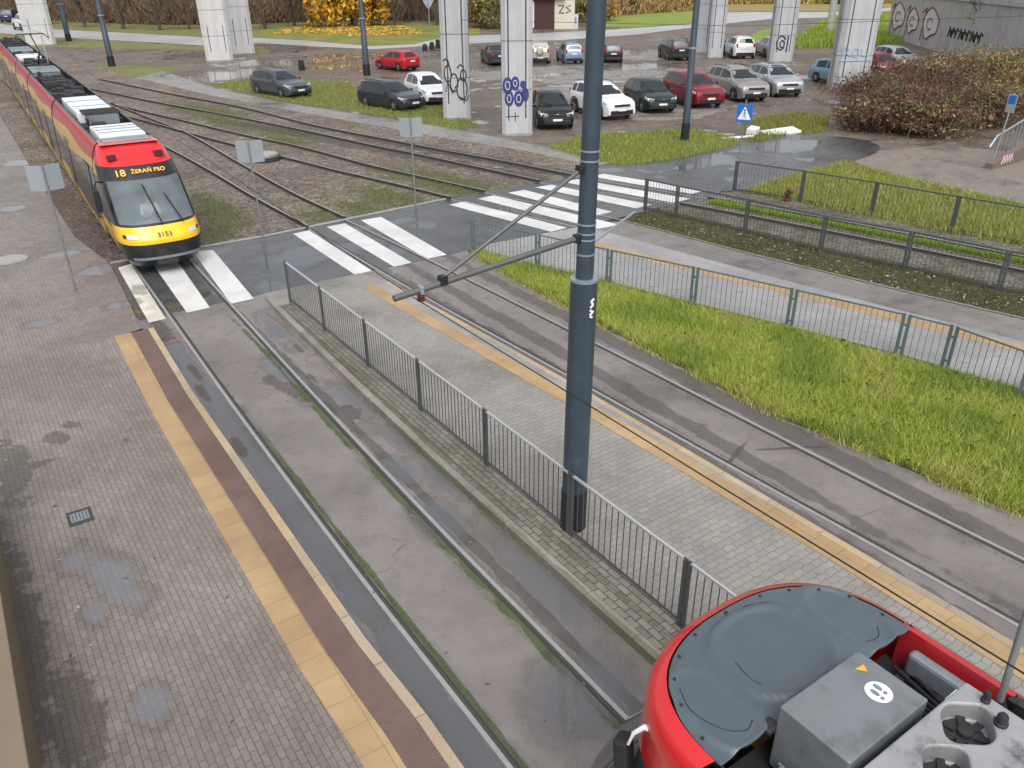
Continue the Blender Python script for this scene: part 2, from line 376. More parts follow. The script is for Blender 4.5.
turf('grass_verge', [(548, 147), (575, 138), (600, 134), (640, 132), (690, 129), (732, 137), (742, 143), (715, 151), (668, 161), (622, 165), (590, 160)], -.022)
turf('grass_verge', [(742, 121), (775, 116), (803, 113), (830, 118), (826, 132), (790, 134), (765, 140), (745, 141)], -.022)
turf('grass_verge', [(790, 41), (830, 19), (905, 12), (912, 40), (870, 44), (838, 46), (795, 47)], -.022, lushturf)
turf('grass_verge', [(590, 26), (640, 27), (690, 23), (720, 11), (700, 4), (640, 4), (590, 10)], -.022, lushturf)
turf('grass_verge', [(720, 11), (830, 11), (900, 6), (900, -6), (720, -4)], -.023, drygr)
turf('grass_verge', [(735, 45), (760, 30), (795, 26), (800, 44), (770, 49)], -.021, lushturf)
# footpath along the tracks and the wet lane that crosses to the stairs
back = [(14, 78), (16.33, 62.9), (18.68, 51.3), (20.8, 41.7), (21.55, 38.5), (23.1, 32.8), (23.7, 28.1)]
far = [(26, 28.4), (24.6, 32.5), (23.5, 40), (22.2, 45), (19.9, 53.3), (17.8, 66), (17.5, 82)]
struct('footpath', path, back + far, -.012)
lane = surf('dark_wet_asphalt', (.062, .064, .068), (.085, .085, .087), big=.5, fine=60, contrast=.3, rough=(.12, .34), auto=(.4, .56, 4.), bump=.25,
            puddles=world([(790, 146, 2.5, 1.3), (700, 165, 2.2, .5), (300, 258, 1.5, 1.1), (330, 250, 1.4, .7), (395, 250, .8, .5), (275, 290, .55, 1.3), (380, 225, 1.6, .4), (270, 312, .35, 1.0), (150, 268, .3, .8)]), pamp=.5)
struct('lane', lane, pts([(592, 168), (640, 163), (700, 150), (742, 143), (790, 134), (845, 137), (868, 140), (880, 146), (876, 153), (858, 160), (805, 172), (745, 190), (700, 192), (640, 186), (596, 176)]), -.006)
trodden = surf('trodden_mud', (.21, .175, .145), (.29, .26, .225), big=.5, fine=12, bump=.6, contrast=.4, dist=.03, rough=(.3, .6), auto=(.5, .55, 3.))
struct('dirt_path', trodden, pts([(840, 157), (884, 150), (940, 145), (1000, 150), (1100, 165), (1150, 225), (1050, 208), (1000, 200), (900, 177)]), -.01)
drygrass = surf('dry_turf', (.10, .115, .03), (.2, .16, .06), big=.5, fine=14, bump=.8, contrast=.45, rough=(.6, .85), dist=.04)
struct('grass_verge', drygrass, pts([(742, 192), (800, 174), (845, 163), (900, 178), (1000, 201), (1150, 235), (1150, 280), (1024, 247), (950, 233), (870, 217), (800, 203)]), -.008)

# ballast field beyond the crossing
ballast = surf('ballast', (.165, .13, .102), (.235, .195, .16), big=.25, fine=7, bump=1.0, contrast=.5, stones=[(11, 1.1), (5, .5)], dist=.08, rough=(.5, .8),
               patches=[((.10, .115, .04), world([(210, 112, 1.6, 5, 12), (225, 122, 1.0, 3, 15), (285, 140, .8, 2, 18), (440, 182, 1.2, 4.5, 12), (470, 190, 1.2, 3.5, 12), (390, 196, 1., 2.2, 10), (360, 210, .7, 1.5), (220, 210, .6, 2.6), (215, 235, .7, 1.5), (330, 222, .5, 1.5), (270, 130, .8, 4, 20), (100, 175, .4, 9)]), .8, 1.3, .85),
                        ((.045, .042, .04), [(17.3, 38, .75, 16, 15), (20.3, 33, .75, 12, 15)], .5, 1.5, .6), ((.085, .06, .045), [(3.0, 33, .6, 9)], .4, 1.5, .7)])
struct('gravel_bed', ballast, [(2.3, 26.2), (15.2, 27.0), (23.1, 27.1), (23.7, 28.1), (23.1, 32.8), (21.55, 38.5), (20.8, 41.7), (18.68, 51.3), (16.33, 62.9), (14, 80), (10, 130), (3.8, 130), (3.0, 60), (2.6, 40)], -.004)

edgekerb = surf('crossing_kerb', (.3, .29, .275), (.36, .35, .34), big=.6, fine=50, contrast=.3, rough=(.4, .6), bump=.4)
# track pavement, crossing, stripes
dry_dark = world([(195, 372, .09, .5), (203, 393, .1, .5), (238, 446, .12, .5), (288, 388, .2, 1.0, 15), (330, 408, .1, .45), (352, 412, .17, .35), (312, 378, .08, .3), (300, 350, .07, .3)])  # dry islands; their missing sky reflection is painted in as dark brown
tarm = surf('track_asphalt', (.178, .158, .151), (.226, .203, .195), big=.45, fine=70, contrast=.3, rough=(.22, .5), bump=.6, crack=.5, sky_tint=(.115, .124, .135), auto=(.5, .66, 4.),
            puddles=[(2.98, 12, .34, 9), (3.02, 17, .32, 3.5), (2.98, 5.5, .4, 5)] + world([(578, 690, .75, .7), (545, 583, .3, 1.3), (500, 520, .16, .5), (435, 476, .22, .8), (400, 440, .2, .6), (350, 400, .3, 1.0), (290, 380, .35, 1.3), (440, 520, .4, .7), (400, 470, .3, .6), (275, 330, .25, 1.2)]), pamp=.4, dry=dry_dark,
            patches=[((.05, .034, .026), dry_dark, .5, 3., .6), ((.055, .085, .018), [(4.66, 6, .10, 9), (4.72, 14, .07, 6), (3.40, 7, .05, 10)], .55, 1.6, .8), ((.06, .052, .05), [(3.05, 12, .22, 14), (4.98, 10, .1, 14), (9.55, 10, .3, 14), (11.75, 10, .25, 14), (10.35, 14, .22, 12)], .35, 1.5, .6),
                     ((.055, .05, .048), world([(795, 448, .05, .8, 60), (735, 455, .6, .05, 20)]), .3, 6, .7)])
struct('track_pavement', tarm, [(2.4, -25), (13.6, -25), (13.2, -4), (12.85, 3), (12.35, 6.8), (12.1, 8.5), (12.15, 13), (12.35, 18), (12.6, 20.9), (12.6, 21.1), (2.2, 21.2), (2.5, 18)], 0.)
struct('crossing', lane, [(2.72, 21.0), (12.6, 20.97), (17.5, 20.95), (24.2, 21.3), (25.6, 22.0), (25.0, 25), (23.4, 27.2), (15.2, 26.95), (7.8, 26.3), (3.02, 26.3)], .004)
b = MB().slab([(3.0, 26.24), (7.8, 26.24), (15.2, 26.89), (15.2, 27.01), (7.8, 26.36), (3.0, 26.36)], -.1, .03); tag(b.build('kerb', edgekerb), kind='structure')
stripe = surf('road_marking_paint', (.54, .54, .53), (.64, .64, .63), big=.8, fine=30, contrast=.16, rough=(.3, .5), bump=.2, patches=[((.2, .2, .2), [(0, 0, 60, 60)], 0., 1., .0)],
              )
dirtystripe = surf('dirty_marking_paint', (.52, .49, .43), (.62, .6, .55), big=.8, fine=30, contrast=.4, rough=(.35, .55), bump=.2,
                   patches=[((.2, .17, .14), world([(140, 290, .25, .5), (135, 302, .2, .4)]), .6, 3., .6)])
def stripe_obj(ps, m=stripe):
    o = struct('crossing_stripe', m, ps, .009); return o
stripe_obj(pts([(118, 268), (131, 264), (166, 319), (149, 323)]), dirtystripe)
stripe_obj(pts([(154, 266), (177, 261), (210, 308), (187, 313)])); stripe_obj(pts([(193, 252), (213, 250), (254, 299), (231, 304)]))
for a in ([(293, 234), (309, 230.5), (372, 271), (355, 275)], [(327, 227), (345, 223.5), (412, 263), (394, 267)], [(361, 220.5), (381, 217), (447, 255), (427, 259)],
          [(449, 205), (465, 201.5), (567, 228), (551, 232)], [(478, 199), (494, 195.5), (620, 225), (598, 229)], [(508, 193), (524, 190), (612, 212), (596, 216)],
          [(535, 187.5), (551, 185), (652, 205), (636, 208.5)], [(562, 182), (577, 179.5), (690, 199), (673, 203)], [(590, 176.5), (604, 174), (706, 190.5), (692, 194)]):
    stripe_obj(pts(a))

# ---- left platform (kerb, tactile strip, brown strip, brick paving, ramped down to the crossing)
pave = surf('brick_paving', (.19, .163, .14), (.245, .214, .19), big=.3, fine=50, contrast=.24, rough=(.1, .36), sky_tint=(.165, .178, .2), bump=.55, brick=dict(w=.19, h=.084, m=.006, dark=.58, var=.09, rot=90),
            puddles=world([(112, 575, .34, .95, 15), (72, 560, .28, .35), (95, 612, .2, .35), (150, 705, .25, .35), (150, 288, .55, .35), (120, 300, .4, .3), (40, 318, .45, .25), (15, 160, .6, .8), (100, 265, .7, .5), (12, 205, .5, .5), (170, 300, .3, .3), (60, 250, .6, .3)], PZ), pamp=.42, pscale=1.7,
            patches=[((.06, .05, .04), world([(55, 438, .22, .3), (35, 465, .3, .12), (70, 425, .15, .2), (126, 440, .06, .08), (18, 640, .35, 2.5), (75, 720, .3, 1.), (10, 470, .3, 1.2)], PZ), .6, 3., .62)])
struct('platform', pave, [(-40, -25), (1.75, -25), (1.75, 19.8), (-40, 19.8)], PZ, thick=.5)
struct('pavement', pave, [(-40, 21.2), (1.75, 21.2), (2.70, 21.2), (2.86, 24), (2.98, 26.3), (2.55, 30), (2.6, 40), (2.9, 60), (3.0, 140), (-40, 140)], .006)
b = MB(); b.add([(-40, 19.8, PZ), (1.75, 19.8, PZ), (1.75, 21.22, .007), (-40, 21.22, .007)], [(0, 1, 2, 3)])
b.add([(1.75, 19.8, PZ), (2.62, 20.0, PZ), (2.68, 21.2, .007), (1.75, 21.22, .007)], [(0, 1, 2, 3)]); b.add([(2.62, 20., PZ), (2.68, 21.2, .007), (2.62, 20, -.1)], [(0, 1, 2)])
tag(b.build('pavement_ramp', pave), kind='structure')
tact = surf('tactile_slab', (.345, .232, .118), (.41, .285, .15), big=.6, fine=60, contrast=.2, rough=(.4, .6), bump=.35, brick=dict(w=.42, h=.44, m=.006, dark=.62, var=.06, rot=90, off=0.))
brown = surf('brown_screed', (.125, .075, .062), (.155, .1, .085), big=.5, fine=90, contrast=.4, rough=(.35, .55), bump=.5)
kerbm = surf('kerb_stone', (.42, .31, .18), (.36, .30, .23), big=.7, fine=50, contrast=.3, rough=(.4, .6), bump=.4, brick=dict(w=1.0, h=2., m=.008, dark=.5, var=.14, rot=90))
greykerb = surf('grey_kerb_stone', (.2, .18, .155), (.26, .24, .21), big=.6, fine=50, contrast=.4, rough=(.4, .6), bump=.4, brick=dict(w=1.0, h=2., m=.008, dark=.5, var=.12, rot=90),
                patches=[((.07, .09, .03), [(5.55, 15, .06, 9), (5.6, 6, .06, 3)], .6, 2., .5)])
def strip(name, m, xs, y0, y1, z, thick=.3):
    """xs: list of (y, left, right)"""
    L = [(a, y) for y, a, b_ in xs if y0 <= y <= y1]; Rr = [(b_, y) for y, a, b_ in xs if y0 <= y <= y1]
    return struct(name, m, L + Rr[::-1], z, thick=thick)
yl = [(-25, 1.8), (6, 1.9), (7.5, 1.83), (15.8, 1.84), (19.9, 1.96)]
def sh(d): return [(y, x + d) for y, x in yl]
def st(d0, d1): return [(y, x + d0, x + d1) for y, x in yl]
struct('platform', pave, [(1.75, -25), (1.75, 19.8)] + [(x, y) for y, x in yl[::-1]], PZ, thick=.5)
strip('tactile_strip', tact, st(0, .38), -25, 19.9, PZ + .004)
strip('brown_strip', brown, st(.38, .77), -25, 19.9, PZ + .002)
strip('kerb', kerbm, st(.77, .9), -25, 19.9, PZ + .006, .4)

# ---- middle platform
zig = surf('interlocking_paving', (.25, .235, .21), (.295, .28, .255), big=.4, fine=60, contrast=.24, rough=(.32, .5), bump=.6, brick=dict(w=.2, h=.12, m=.006, dark=.6, var=.08, rot=0, zig=(0, .1, .24)), auto=(.35, .66, 3.))
old = surf('worn_setts', (.15, .135, .105), (.2, .185, .15), big=.6, fine=50, contrast=.45, rough=(.3, .5), bump=.7, brick=dict(w=.22, h=.11, m=.009, dark=.35, var=.16, rot=90),
           patches=[((.06, .07, .025), [(5.85, 17, .12, 3), (5.8, 12, .06, 4), (6.0, 7, .05, 3)], .7, 3., .5)])
mkx = [(-25, 5.62), (5.8, 5.58), (10.5, 5.56), (14.2, 5.62), (19.5, 5.76)]
k2 = [(-25, 9.75), (3, 9.56), (6.5, 9.52), (12.4, 9.42), (19.5, 9.05)]
y2 = [(-25, 9.05), (4.6, 9.02), (6.15, 8.98), (10, 8.82), (13.2, 8.63), (19.5, 8.22)]
def lerp_tab(t, y):
    for (a, xa), (c, xc) in zip(t, t[1:]):
        if a <= y <= c: return xa + (xc-xa)*(y-a)/(c-a)
    return t[-1][1]
YS = [-25, -10, 0, 3, 5, 8, 11, 14, 17, 19.5]
def between(f0, f1): return [(f0(y), y) for y in YS] + [(f1(y), y) for y in YS[::-1]]
FX = lambda y: 6.32
struct('platform', old, between(lambda y: lerp_tab(mkx, y)+.14, FX), PZ - .002, thick=.4)
struct('kerb', greykerb, between(lambda y: lerp_tab(mkx, y), lambda y: lerp_tab(mkx, y)+.14), PZ + .004, thick=.4)
struct('platform', zig, between(FX, lambda y: lerp_tab(y2, y)), PZ, thick=.4)
struct('tactile_strip', tact, between(lambda y: lerp_tab(y2, y), lambda y: lerp_tab(y2, y)+.4), PZ + .004)
flag = surf('grey_flag', (.25, .245, .24), (.3, .295, .29), big=.5, fine=60, contrast=.2, rough=(.35, .5), bump=.35, brick=dict(w=.5, h=.9, m=.007, dark=.5, var=.07, rot=90, off=0))
struct('platform', flag, between(lambda y: lerp_tab(y2, y)+.4, lambda y: lerp_tab(k2, y)-.13), PZ + .002, thick=.4)
struct('kerb', kerbm, between(lambda y: lerp_tab(k2, y)-.13, lambda y: lerp_tab(k2, y)), PZ + .006, thick=.4)
b = MB(); b.add([(5.76, 19.5, PZ), (9.05, 19.5, PZ), (8.85, 21.0, .008), (5.95, 21.0, .008), (5.76, 19.5, -.1), (9.05, 19.5, -.1)], [(0, 1, 2, 3), (0, 3, 4), (1, 5, 2)])
tag(b.build('platform_ramp', zig), kind='structure')
# ---- third platform beyond the grass
tealb = [(12.72, 20.93), (13.38, 18.33), (14.19, 16.08), (14.86, 13.57), (15.65, 11.14), (16.3, 8.66), (16.6, 7.4), (17.1, 5.5), (17.9, 2.5), (18.8, -1)]
dline = [(17.05, 20.7), (17.67, 16.8), (18.2, 13.4), (18.75, 10.4), (19.4, 7.2), (20.3, 3.0), (21.3, -1.5)]
cline = [(18.8, 20.7), (19.5, 15.8), (19.95, 13.4), (20.5, 10.6), (21.2, 7.6), (22.2, 3.6), (23.4, -1)]
light = surf('pale_paving', (.27, .264, .262), (.33, .322, .32), big=.4, fine=40, contrast=.16, rough=(.25, .42), bump=.4, brick=dict(w=.2, h=.1, m=.006, dark=.65, var=.06, rot=75))
struct('platform', light, [(p[0], p[1]) for p in tealb] + dline[::-1], .1, thick=.3)
y3 = [(15.55, 19.7), (15.86, 18.43), (16.71, 15), (17.5, 12.2), (18.1, 9.67), (18.7, 7.2), (19.6, 3)]
struct('tactile_strip', tact, [(x - .02, y) for x, y in y3] + [(x + .42, y + .12) for x, y in y3[::-1]], .104)
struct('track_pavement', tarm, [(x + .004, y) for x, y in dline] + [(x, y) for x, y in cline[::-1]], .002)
moss = surf('mossy_soil', (.055, .052, .03), (.085, .082, .04), big=.7, fine=25, bump=.9, contrast=.5, rough=(.5, .8), dist=.03)
f3 = [at(645, 210), at(675.5, 217.5), at(744.5, 233), at(820, 252), at(904, 269), at(998, 291)]
f3 += [(23.6, 6.9), (24.3, 4.4), (25.0, 1.9)]
f4 = [at(734, 191), at(800, 202), at(871, 215), at(951, 231), (27.3, 10.6), (28.0, 7.8), (28.7, 5.0)]
struct('soil_strip', moss, cline + [(x + .5, y) for x, y in f3[::-1]], 0.)
b4 = surf('overgrown_ballast', (.11, .10, .07), (.17, .155, .12), stones=[(11, 1.0)], big=.5, fine=16, bump=.9, contrast=.5, rough=(.5, .8), dist=.05)
struct('gravel_bed', b4, [(x + .45, y) for x, y in f3] + [(x, y) for x, y in f4[::-1]], -.002)
struct('grass_strip', surf('strip_soil', (.075, .085, .02), (.1, .09, .035), fine=20, bump=.8, contrast=.5, rough=(.7, .9)),
       [(12.5, 20.9), (12.25, 18), (12.08, 13), (12.0, 8.5), (12.25, 6.8), (12.75, 3), (13.1, -4)] + [(x - .02, y) for x, y in tealb[::-1]], .02)

# ================================================================== TRACKS
def sm(path, n=5):
    P = [Vector((*p, 0)) for p in path]; T = [0.]
    for a, c in zip(P, P[1:]): T.append(T[-1] + (c - a).length)
    D = []
    for i in range(len(P)):
        a, c = max(i-1, 0), min(i+1, len(P)-1); D.append((P[c] - P[a])/(T[c] - T[a]))
    out = []
    for i in range(len(P)-1):
        h = T[i+1] - T[i]
        for k in range(n):
            t = k/n; out.append(P[i]*(2*t**3 - 3*t*t + 1) + D[i]*h*(t**3 - 2*t*t + t) + P[i+1]*(3*t*t - 2*t**3) + D[i+1]*h*(t**3 - t*t))
    return out + [P[-1]]
def ribbon(path, offs, zs):
    rings = []
    for i, p in enumerate(path):
        d = (path[min(i+1, len(path)-1)] - path[max(i-1, 0)]).normalized(); r = Vector((d.y, -d.x, 0))
        rings.append([(p.x + r.x*o, p.y + r.y*o, z) for o, z in zip(offs, zs)])
    return MB().loft(rings, False)
def grooved(path, par, gs):
    """rail head flush with the paving, flange groove on side gs, guard lip"""
    p = sm(path)
    o = ribbon(p, [-.035, -.03, .03, .035], [-.02, .012, .012, -.02]).build('rail', M['steel'], par)
    g = ribbon(p, [gs*.034, gs*.08], [.008, .008]).build('groove', M['groove'], o)
    ribbon(p, [gs*.08, gs*.084, gs*.098, gs*.102], [-.01, .010, .010, -.01]).build('guard_lip', M['railside'], o)
def vignole(path, par):
    p = sm(path)
    o = ribbon(p, [-.065, -.035, -.033, .033, .035, .065], [0, .03, .115, .115, .03, 0]).build('rail', M['railside'], par)
    ribbon(p, [-.03, .03], [.1175, .1175]).build('rail_head', M['steel'], o)
t1 = thing('tram_track', 'nearest tram track, grooved rails sunk in wet asphalt beside the left platform', 'track')
grooved([(3.28, -25), (3.28, -4), (3.27, 5), (3.24, 9), (3.3, 15), (3.42, 20.5), (3.55, 26.3)], t1, 1); grooved([(4.78, -25), (4.78, -4), (4.77, 6), (4.76, 9), (4.83, 14), (4.97, 20), (5.12, 26.3)], t1, -1)
vignole([(3.55, 26.3), (3.85, 32), (4.2, 39), (4.5, 50), (4.75, 60), (4.8, 75), (4.6, 130)], t1); vignole([(5.12, 26.3), (5.4, 32), (5.7, 39), (6.0, 50), (6.2, 60), (6.3, 75), (6.1, 130)], t1)
t2 = thing('tram_track', 'second tram track, between the middle platform and the tall grass strip', 'track')
grooved([(10.6, -25), (10.25, -4), (10.09, 2.8), (9.92, 6.9), (9.71, 12.5), (9.45, 19), (9.35, 26.3)], t2, 1); grooved([(12.05, -25), (11.7, -4), (11.56, 3), (11.45, 6), (11.34, 13), (11.14, 20), (10.85, 26.6)], t2, -1)
vignole([(9.35, 26.3), (9.15, 31.2), (9.08, 36.8), (8.9, 42.3), (8.5, 50), (7.6, 62), (6.4, 78)], t2); vignole([(10.85, 26.6), (10.62, 31.1), (10.65, 37.9), (10.75, 47), (10.4, 52), (9.6, 62), (8.2, 78)], t2)
t3 = thing('tram_track', 'third tram track, curving past the pale far platform into the ballast', 'track')
grooved([(x, y) for x, y in reversed(dline)][:-1] + [(17.05, 20.7), (16.2, 23.6), (15.35, 26.8)], t3, 1); grooved([(x, y) for x, y in reversed(cline)] + [(17.9, 23.6), (16.95, 26.9)], t3, -1)
vignole([(15.35, 26.8), (14.37, 31), (13.66, 33.8), (13.1, 36.5), (12.3, 40.1), (11.6, 43.5), (10.8, 47.6), (10.03, 51.8), (8.6, 59), (6.5, 72)], t3)
vignole([(16.95, 26.9), (16.1, 30.5), (15.3, 34), (14.75, 37.6), (14.15, 40.9), (13.45, 43.5), (12.66, 47), (11.44, 53), (10.29, 58.2), (8.0, 71)], t3)
t4 = thing('tram_track', 'farthest tram track, running between the two grey mesh fences on overgrown ballast', 'track')
vignole([(27.0, -3), (25.4, 5), (24.35, 10.3), (23.6, 14), (22.8, 17.5), (21.9, 21)], t4); vignole([(28.4, -3), (26.8, 5), (25.75, 10.3), (25.0, 14), (24.25, 17.5), (23.4, 21)], t4)
grooved([(21.9, 21), (20.8, 24), (19.75, 27)], t4, 1); grooved([(23.4, 21), (22.4, 24.3), (21.5, 27.1)], t4, -1)
vignole([(19.75, 27.), (18.25, 34.6), (17.45, 38), (16.46, 43.2), (14.74, 50.9), (12.4, 60), (9, 75)], t4); vignole([(21.5, 27.1), (20.6, 31.3), (19.53, 35.6), (18.84, 38.75), (17.38, 45.4), (16.13, 55.3), (14.2, 64), (11.5, 78)], t4)
# moss and grass in the joints of the paved rails
def joint_moss(name, path, off, n, sd, cols=((.10, .14, .03), (.15, .19, .04), (.17, .15, .06)), h=.05):
    p = sm(path, 12); P = np.array([[q.x, q.y] for q in p]); seg = np.linalg.norm(np.diff(P, axis=0), axis=1); cum = np.r_[0, np.cumsum(seg)]
    u = RNG.random(n)*cum[-1]; dens = .62 + .2*np.sin(u*1.3 + 2*np.sin(u*.37)) + .25*np.sin(u*4.7 + 1.5*np.sin(u*1.9)); u = u[RNG.random(n) < dens]
    x = np.interp(u, cum, P[:, 0]); y = np.interp(u, cum, P[:, 1]); w = sd*(.35 + .65*np.abs(np.sin(u*.33 + np.sin(u*.81)))*(.7 + .3*np.sin(u*6.1)))
    xy = np.column_stack([x + off + RNG.normal(size=len(u))*w, y])
    return tag(blades(name, xy, .0, h, .02, cols, M['blade'], .9), kind='stuff')
joint_moss('moss', [(4.62, -4), (4.62, 6), (4.6, 9), (4.68, 14), (4.8, 18)], -.06, 30000, .045, h=.014)
joint_moss('moss', [(3.42, -4), (3.41, 5), (3.37, 9), (3.45, 15)], .02, 16000, .03, h=.014)
joint_moss('moss', [(4.83, -4), (4.82, 6), (4.8, 9), (4.9, 15)], .03, 9000, .025, h=.014)
joint_moss('moss', [(5.5, -2), (5.5, 10), (5.6, 19)], .03, 11000, .022, h=.014)
joint_moss('moss', [(10.2, 1), (10.05, 7), (9.83, 12.5), (9.6, 17)], .03, 9000, .035, ((.04, .045, .02), (.06, .05, .03)), h=.014)
joint_moss('moss', [(11.5, 3), (11.3, 10), (11.2, 13.5)], -.12, 5000, .04, h=.014)

# ================================================================== FENCES
def fence(name, label, posts, z, h, m, mtop, bar=.115, barw=.012, mesh=False, double=True, frame=.03, postw=.05, cat='fence', gap=.05, bolts=False, topm=None):
    root = thing(name, label, cat, (*posts[0], z))
    o = Vector((*posts[0], z)); P = [Vector((*p, z)) - o for p in posts]
    for i, p in enumerate(P):
        d = (P[min(i+1, len(P)-1)] - P[max(i-1, 0)]).normalized()
        b = MB()
        if double:
            for s in (-1, 1):
                q = p + d*s*(gap/2 + postw*.28); b.bar((q.x, q.y, -.12), (q.x, q.y, h + .03), postw*.55, postw*1.25, up=d)
            for zz in (h*.25, h*.78): b.bar(tuple(p - d*(gap*.7) + Vector((0, 0, zz))), tuple(p + d*(gap*.7) + Vector((0, 0, zz))), .035, .05)
        else: b.bar((p.x, p.y, -.12), (p.x, p.y, h + .03), postw, postw, up=d)
        b.build('post', m, root, bevel=.004)
    for a, c in zip(P, P[1:]):
        d = (c - a).normalized(); a2 = a + d*(gap/2 + postw*.6); c2 = c - d*(gap/2 + postw*.6); L = (c2-a2).length
        b = MB(); Z = lambda p, zz: (p.x, p.y, zz)
        b.bar(Z(a2, .1), Z(c2, .1), frame*.8, frame)
        n = max(2, int(L/bar))
        for k in range(1, n): q = a2.lerp(c2, k/n); b.bar(Z(q, .1), Z(q, h - .01), barw, barw, up=d)
        if mesh:
            for zz in np.arange(.1 + bar, h - .02, bar): b.bar(Z(a2, zz), Z(c2, zz), barw*.8, barw*.8)
        pn = b.build('panel', m, root)
        MB().bar(Z(a2, h), Z(c2, h), frame*1.15, frame*1.1).build('top_rail', mtop, pn)
    return root
fence('platform_railing', 'grey barred railing with bright top rail down the middle platform, beside the tall dark pole',
      [(6.24, y) for y in (-2.0, .45, 2.9, 5.3, 7.68, 10.05, 12.45, 14.85, 17.3, 19.6)], PZ, 1.1, M['fence'], M['fencetop'], bar=.12, barw=.011)
tp = [at(473.5, 254), at(537.5, 270), at(608, 287), at(692, 307), at(788, 331), at(897, 359), at(943, 372), at(1020, 403), (17.0, 5.9), (17.75, 3.2), (18.5, .5)]
fence('barred_fence', 'teal painted barred fence with bolted double posts along the tall bright grass', tp, .02, 1.05, M['teal'], M['teal'], bar=.13, barw=.011, gap=.09, postw=.06)
fence('mesh_fence', 'grey panel fence on mossy soil, starting at the zebra crossing beside the farthest track', f3, 0, 1.12, M['fence'], M['fence'], bar=.12, barw=.011, gap=.06, postw=.055, frame=.045)
fence('mesh_fence', 'grey panel fence behind the farthest track, at the edge of the dry turf', f4, 0, 1.15, M['fence'], M['fence'], bar=.14, barw=.010, gap=.05, postw=.06, frame=.04)

# ================================================================== TALL POLE WITH ARM, LAMP POSTS
pl = thing('catenary_pole', 'tall dark blue pole with bracket arm standing behind the platform railing', 'pole', (6.42, 7.82, PZ)); pl.rotation_euler = (R(.3), R(.5), 0)
MB().lathe([(.0, 0), (.2, 0), (.2, .7), (.0, .7)], n=28).build('pole_foot', M['poledark'], pl, 40)
MB().lathe([(.188, .7), (.184, 4.05), (.172, 4.06)], n=28, cap=False).build('lower_shaft', M['pole'], pl, 40)
MB().lathe([(.118, 4.0), (.106, 10.3), (0, 10.35)], n=28, cap=False).build('upper_shaft', M['pole'], pl, 40)
MB().lathe([(.112, 4.05), (.19, 4.05), (.19, 4.085), (.112, 4.085)], n=28).build('collar', M['clamp'], pl, 40)
base = Vector((6.42, 7.82, PZ))
b = MB(); b.bar((-.095, -.165, .95), (-.095, -.165, 1.35), .1, .012, up=(.5, .87, 0)); b.build('hatch', M['pole'], pl, bevel=.003)
MB().bar((-.19, 0, .7), (-.186, 0, 4.03), .012, .006, up=(1, 0, 0)).build('weld_seam', M['pole'], pl)
arm_dir = Vector((-1, .0, 0))
def rel(x, y, z): return Vector((x, y, z)) - base
for z in (4.42, 4.62, 4.70, 4.82, 5.62, 5.74):
    MB().lathe([(.11, z-.011), (.124, z-.011), (.124, z+.011), (.11, z+.011)], n=28).build('clamp_band', M['clamp'], pl, 40)
A0, A1 = rel(6.30, 7.82, 4.80), rel(3.62, 7.80, 4.55)
ar = MB().tube([A0, A1], .038, 12).build('bracket_arm', M['arm'], pl, 40)
B1 = A1.lerp(A0, .24) + Vector((0, 0, .06))
MB().tube([rel(6.31, 7.82, 5.68), B1], .026, 10).build('brace', M['arm'], pl, 40)
for c_, d_ in ((B1 - Vector((0, 0, .03)), (.1, .09, .12)), (rel(6.29, 7.82, 5.68), (.12, .1, .09)), (rel(6.29, 7.82, 4.8), (.14, .09, .1))): MB().box(c_, d_).build('arm_bracket', M['rubber'], pl, bevel=.01)
I = A1.lerp(A0, .13)
b = MB(); b.lathe([(0, -.03), (.03, -.03), (.03, -.06), (.055, -.07), (.035, -.09), (.055, -.1), (.035, -.12), (.05, -.13), (0, -.15)], I, 14).build('insulator', mat('brown_insulator', (.1, .03, .022), .3, 0, .2, 8, coat=.4), pl, 50)
MB().box(I, (.05, .1, .1)).build('arm_clamp', M['clamp'], pl, bevel=.01)
MB().tube([rel(6.52, 7.82, 4.68), rel(7.6, 8.2, 4.86)], .016, 8).build('stay_rod', M['clamp'], pl, 40)
b = MB()
for k, (x0, z0, x1, z1) in enumerate([(0, 0, .06, .03), (.06, .03, .01, .07), (.01, .07, .07, .1), (0, -.03, .07, -.06), (.0, -.09, .06, -.05), (.05, -.12, .0, -.1)]):
    q = [Vector((.187*math.cos(a), .187*math.sin(a), z)) for a, z in ((-1.72 + x0*4.4, 3.72 + z0*1.2), (-1.72 + x1*4.4, 3.72 + z1*1.2))]
    b.bar(q[0], q[1], .012, .03)
b.build('sticker', M['white'], pl)

def lamppost(label, x, y, h, r, m=None, dark=True):
    t = thing('lamp_post', label, 'lamp post', (x, y, -.03), group='lamp posts around the car park')
    if dark: MB().lathe([(r*1.25, -.3), (r*1.25, .9), (r*1.1, .92)], n=18).build('pole_foot', M['poledark'], t, 40)
    MB().lathe([(r*1.1, .0), (r*1.05, 3.0), (r, 3.02), (r*.7, h), (0, h)], n=18).build('shaft', m or M['pole'], t, 40)
    b = MB(); b.lathe([(r*1.02, 4.4), (r*1.2, 4.4), (r*1.2, 4.5), (r*1.02, 4.5)], n=18); b.build('clamp_band', M['clamp'], t, 40)
    b = MB(); b.tube([(0, 0, h-.1), (.6, .3, h+.15), (1.5, .7, h+.25)], .05, 8); b.box((1.75, .82, h+.25), (.7, .3, .12), rz=.44); b.build('lamp_head', M['signpost'], t, bevel=.03)
lamppost('dark lamp post on the grass left of the paired pillars', *at(112, 66), 10.5, .26)
lamppost('thin dark lamp post by the far road, next to the leftmost pillar', *at(69, 41), 11, .3)
lamppost('dark lamp post behind the dark estate car on the grass', *at(367, 75), 10, .24)
